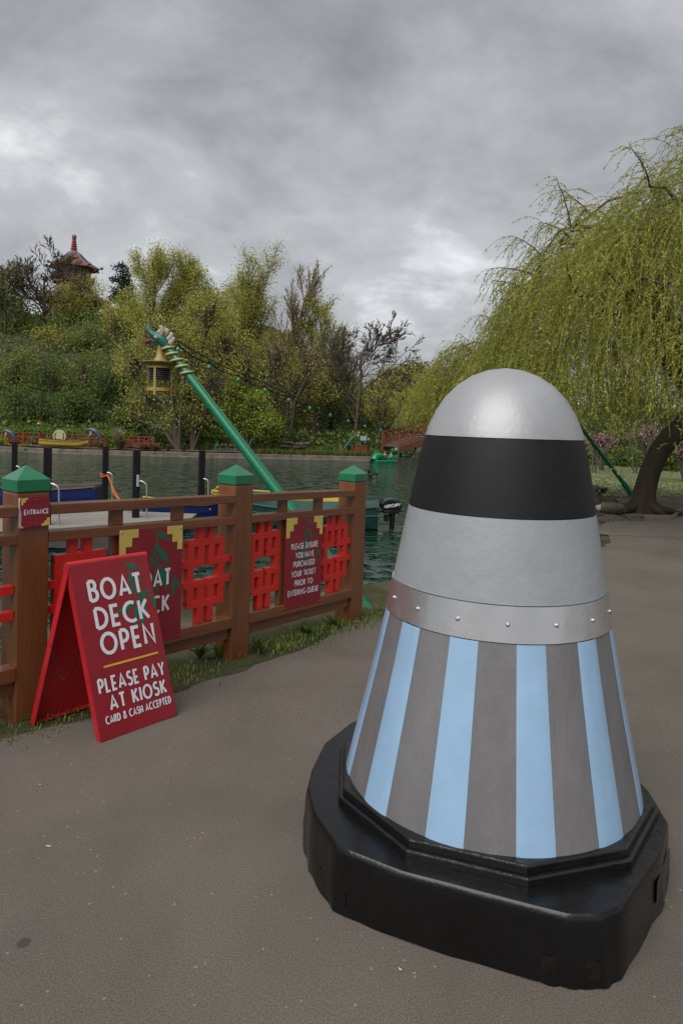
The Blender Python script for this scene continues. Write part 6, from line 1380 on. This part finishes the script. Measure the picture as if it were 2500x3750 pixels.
for i, (px, py, hw, hh, Yd, lf, lab) in enumerate(RB):
    rg = random.Random(500+i); lb = [(px, py, hw*.8, hh*.8)]+[(px+rg.uniform(-.6, .6)*hw, py+rg.uniform(-.55, .5)*hh, hw*.45, hh*.45) for _ in range(4)]
    lobe_tree(lab, lb, (px, py+hh*.95), Yd, lf, 120, 24, .20, .13, seed=510+i, r=.06, name='bush', cat='bush', crown='foliage', group='shrubs beyond the lawn', zb=-.12)
for i, (px, py, hw, hh, Yd, lab) in enumerate(((2195, 1615, 50, 32, 29, 'pink blossom tree behind the leaning green pole'), (2360, 1585, 55, 30, 29, 'pale pink blossom tree left of the willow trunk'), (2500, 1622, 30, 18, 24, 'pink blossom spray at the right edge'))):
    lobe_tree(lab, [(px, py, hw, hh), (px-hw*.5, py+hh*.4, hw*.5, hh*.5), (px+hw*.5, py-hh*.2, hw*.5, hh*.6)], (px+5, 1735), Yd, PINK, 60, 12, .13, .09, seed=530+i, r=.07, name='blossom_tree', zb=-.12, group='pink blossom trees beyond the lawn')
# far wood closing the view
for i, (x_, y_) in enumerate(((16, 60), (24, 58), (33, 55), (42, 50), (50, 44), (10, 76), (20, 78))):
    b = V((x_, y_, -.2)); rg = np.random.default_rng(600+i); C_ = rg.normal(size=(140, 3))*np.array([2.6, 2.2, 1.6])+np.array([x_, y_, 4.3]); C_[:, 2] = np.maximum(C_[:, 2], .6)
    sg = [(*b, x_, y_, 4.5, .25, .12)]+[(x_, y_, 3.+1.2*rg.random(), *c, .06, .02) for c in C_[::3]]
    tree_obj('tree', ['broad park tree far right beyond the lawn', 'round park tree far behind the willow', 'park tree at the far right edge', 'park tree off to the right of the lawn', 'park tree nearest on the far right', 'park tree far behind the bridge', 'park tree far behind the dome'][i], b, sg, np.repeat(C_, 20, 0)+rg.normal(0, .45, (2800, 3)), .3, MID, M_bark, seed=600+i, group='park trees closing the view')

# ------------------------------------------------------------------ verge beside the fence
def reg_verge(r2, n):
    k = 3*n; s = r2.uniform(-1.3, 4.3, k); t, nn, L = secframe(FENCE_P[1], FENCE_P[3]); off = r2.normal(.10, .10, k)
    P = np.stack([FENCE_P[1].x+t.x*s+nn.x*off, FENCE_P[1].y+t.y*s+nn.y*off], 1); dens = .5+.5*np.sin(s*5.1+1)*np.cos(s*2.3); dens += .5*(s > 1.6)
    keep = (r2.random(k) < np.clip(dens, .05, 1)) & (sdf(P, NEAR) > .05); return P[keep][:n]
def bl2(n, region, h, seed, w_):
    r2 = np.random.default_rng(seed); XY = region(r2, n); n = len(XY); z = ground(XY[:, 0], XY[:, 1])+.012; B_ = np.stack([XY[:, 0], XY[:, 1], z], 1)
    a = r2.uniform(0, 6.283, n); hh = h*r2.uniform(.4, 1.4, n); ln = r2.uniform(.2, .9, n); T = B_+np.stack([np.cos(a)*hh*ln, np.sin(a)*hh*ln, hh], 1); s = np.stack([-np.sin(a), np.cos(a), 0*a], 1)*w_*.5
    Md = (B_+T)/2+np.array([0, 0, .15])*hh[:, None]; v = np.stack([B_-s*.6, B_+s*.6, Md+s, T, Md-s], 1).reshape(-1, 3); return v, np.arange(5*n).reshape(n, 5)
v, f = bl2(4600, reg_verge, .026, 71, .007); o_ = link('verge_grass', npmesh('verge_grass', v, f, leafmat('verge_green', [(.07, .09, .02), (.14, .175, .035), (.25, .27, .07)]))); tag(o_, 'short grass and weeds along the foot of the fence', 'grass', kind='stuff')
def weed(label, x_, y_, R, n, seed, wd=.035, h=.12):
    z = gz(x_, y_)+.01; root = thing('weed', label, 'plant', (x_, y_, z)); r3 = random.Random(seed)
    proto = None
    for k in range(n):
        a = 6.283*k/n+r3.uniform(-.4, .4); el = r3.uniform(.4, 1.5); L = R*r3.uniform(.6, 1.1)
        if proto is None:
            m = MB(); pts = [(0, 0), (.15, .3), (.4, .5), (.7, .38), (1, 0)]; vs = []; 
            for i, (u, w2) in enumerate(pts): zz = .25*math.sin(u*2.6); vs += [V((u, w2*.5, zz)), V((u, 0, zz-.05)), V((u, -w2*.5, zz))]
            fs = []
            for i in range(4):
                for j in range(2): fs.append((3*i+j, 3*i+j+1, 3*i+j+4, 3*i+j+3))
            m.add(vs, fs); o = m.build('leaf', leafmat('weed_leaf', [(.02, .05, .008), (.05, .10, .015), (.11, .17, .03)]), root, smooth=True); proto = o
        else: o = proto.copy(); COL.objects.link(o); o.parent = root
        o.rotation_euler = (r3.uniform(-.3, .3), -el*.75, a); o.scale = (L, L*.55, L*.7)
weed('dark leafy dock plant under the fence left of the middle post', -.87, 4.33, .13, 13, 1); weed('broad-leaved weed at the foot of the middle post', -.74, 4.36, .13, 7, 2)
weed('spiky rosette weed just right of the middle post', -.52, 4.50, .11, 18, 3); weed('leafy plant under the ticket sign', -.22, 4.95, .11, 16, 4); weed('ferny clump beside the last fence post', -.02, 5.20, .11, 18, 5); weed('small weed at the foot of the nearest post', -1.66, 3.28, .08, 9, 6)
# small litter of petals and grit on the tarmac
rg = random.Random(77); M_pet = pm('pale_petal', (.5, .45, .38), .8)
m = MB()
for k in range(60):
    y_ = rg.uniform(1.2, 9); x_ = rg.uniform(-.55*y_, .75*y_+.3); s = rg.uniform(.003, .008)
    if x_ < -1.0 and y_ > 2.9: continue
    a = rg.random()*6.28; u = V((math.cos(a), math.sin(a), 0))*s*1.6; q = V((-u.y, u.x, 0))*.45; c = V((x_, y_, g(y_)+.004)); m.add([c-u, c+q, c+u+ZU*.003, c-q], [(0, 1, 2, 3)])
o_ = m.build('fallen_petals', M_pet); tag(o_, 'pale petals and grit scattered over the tarmac', 'petals', kind='stuff')
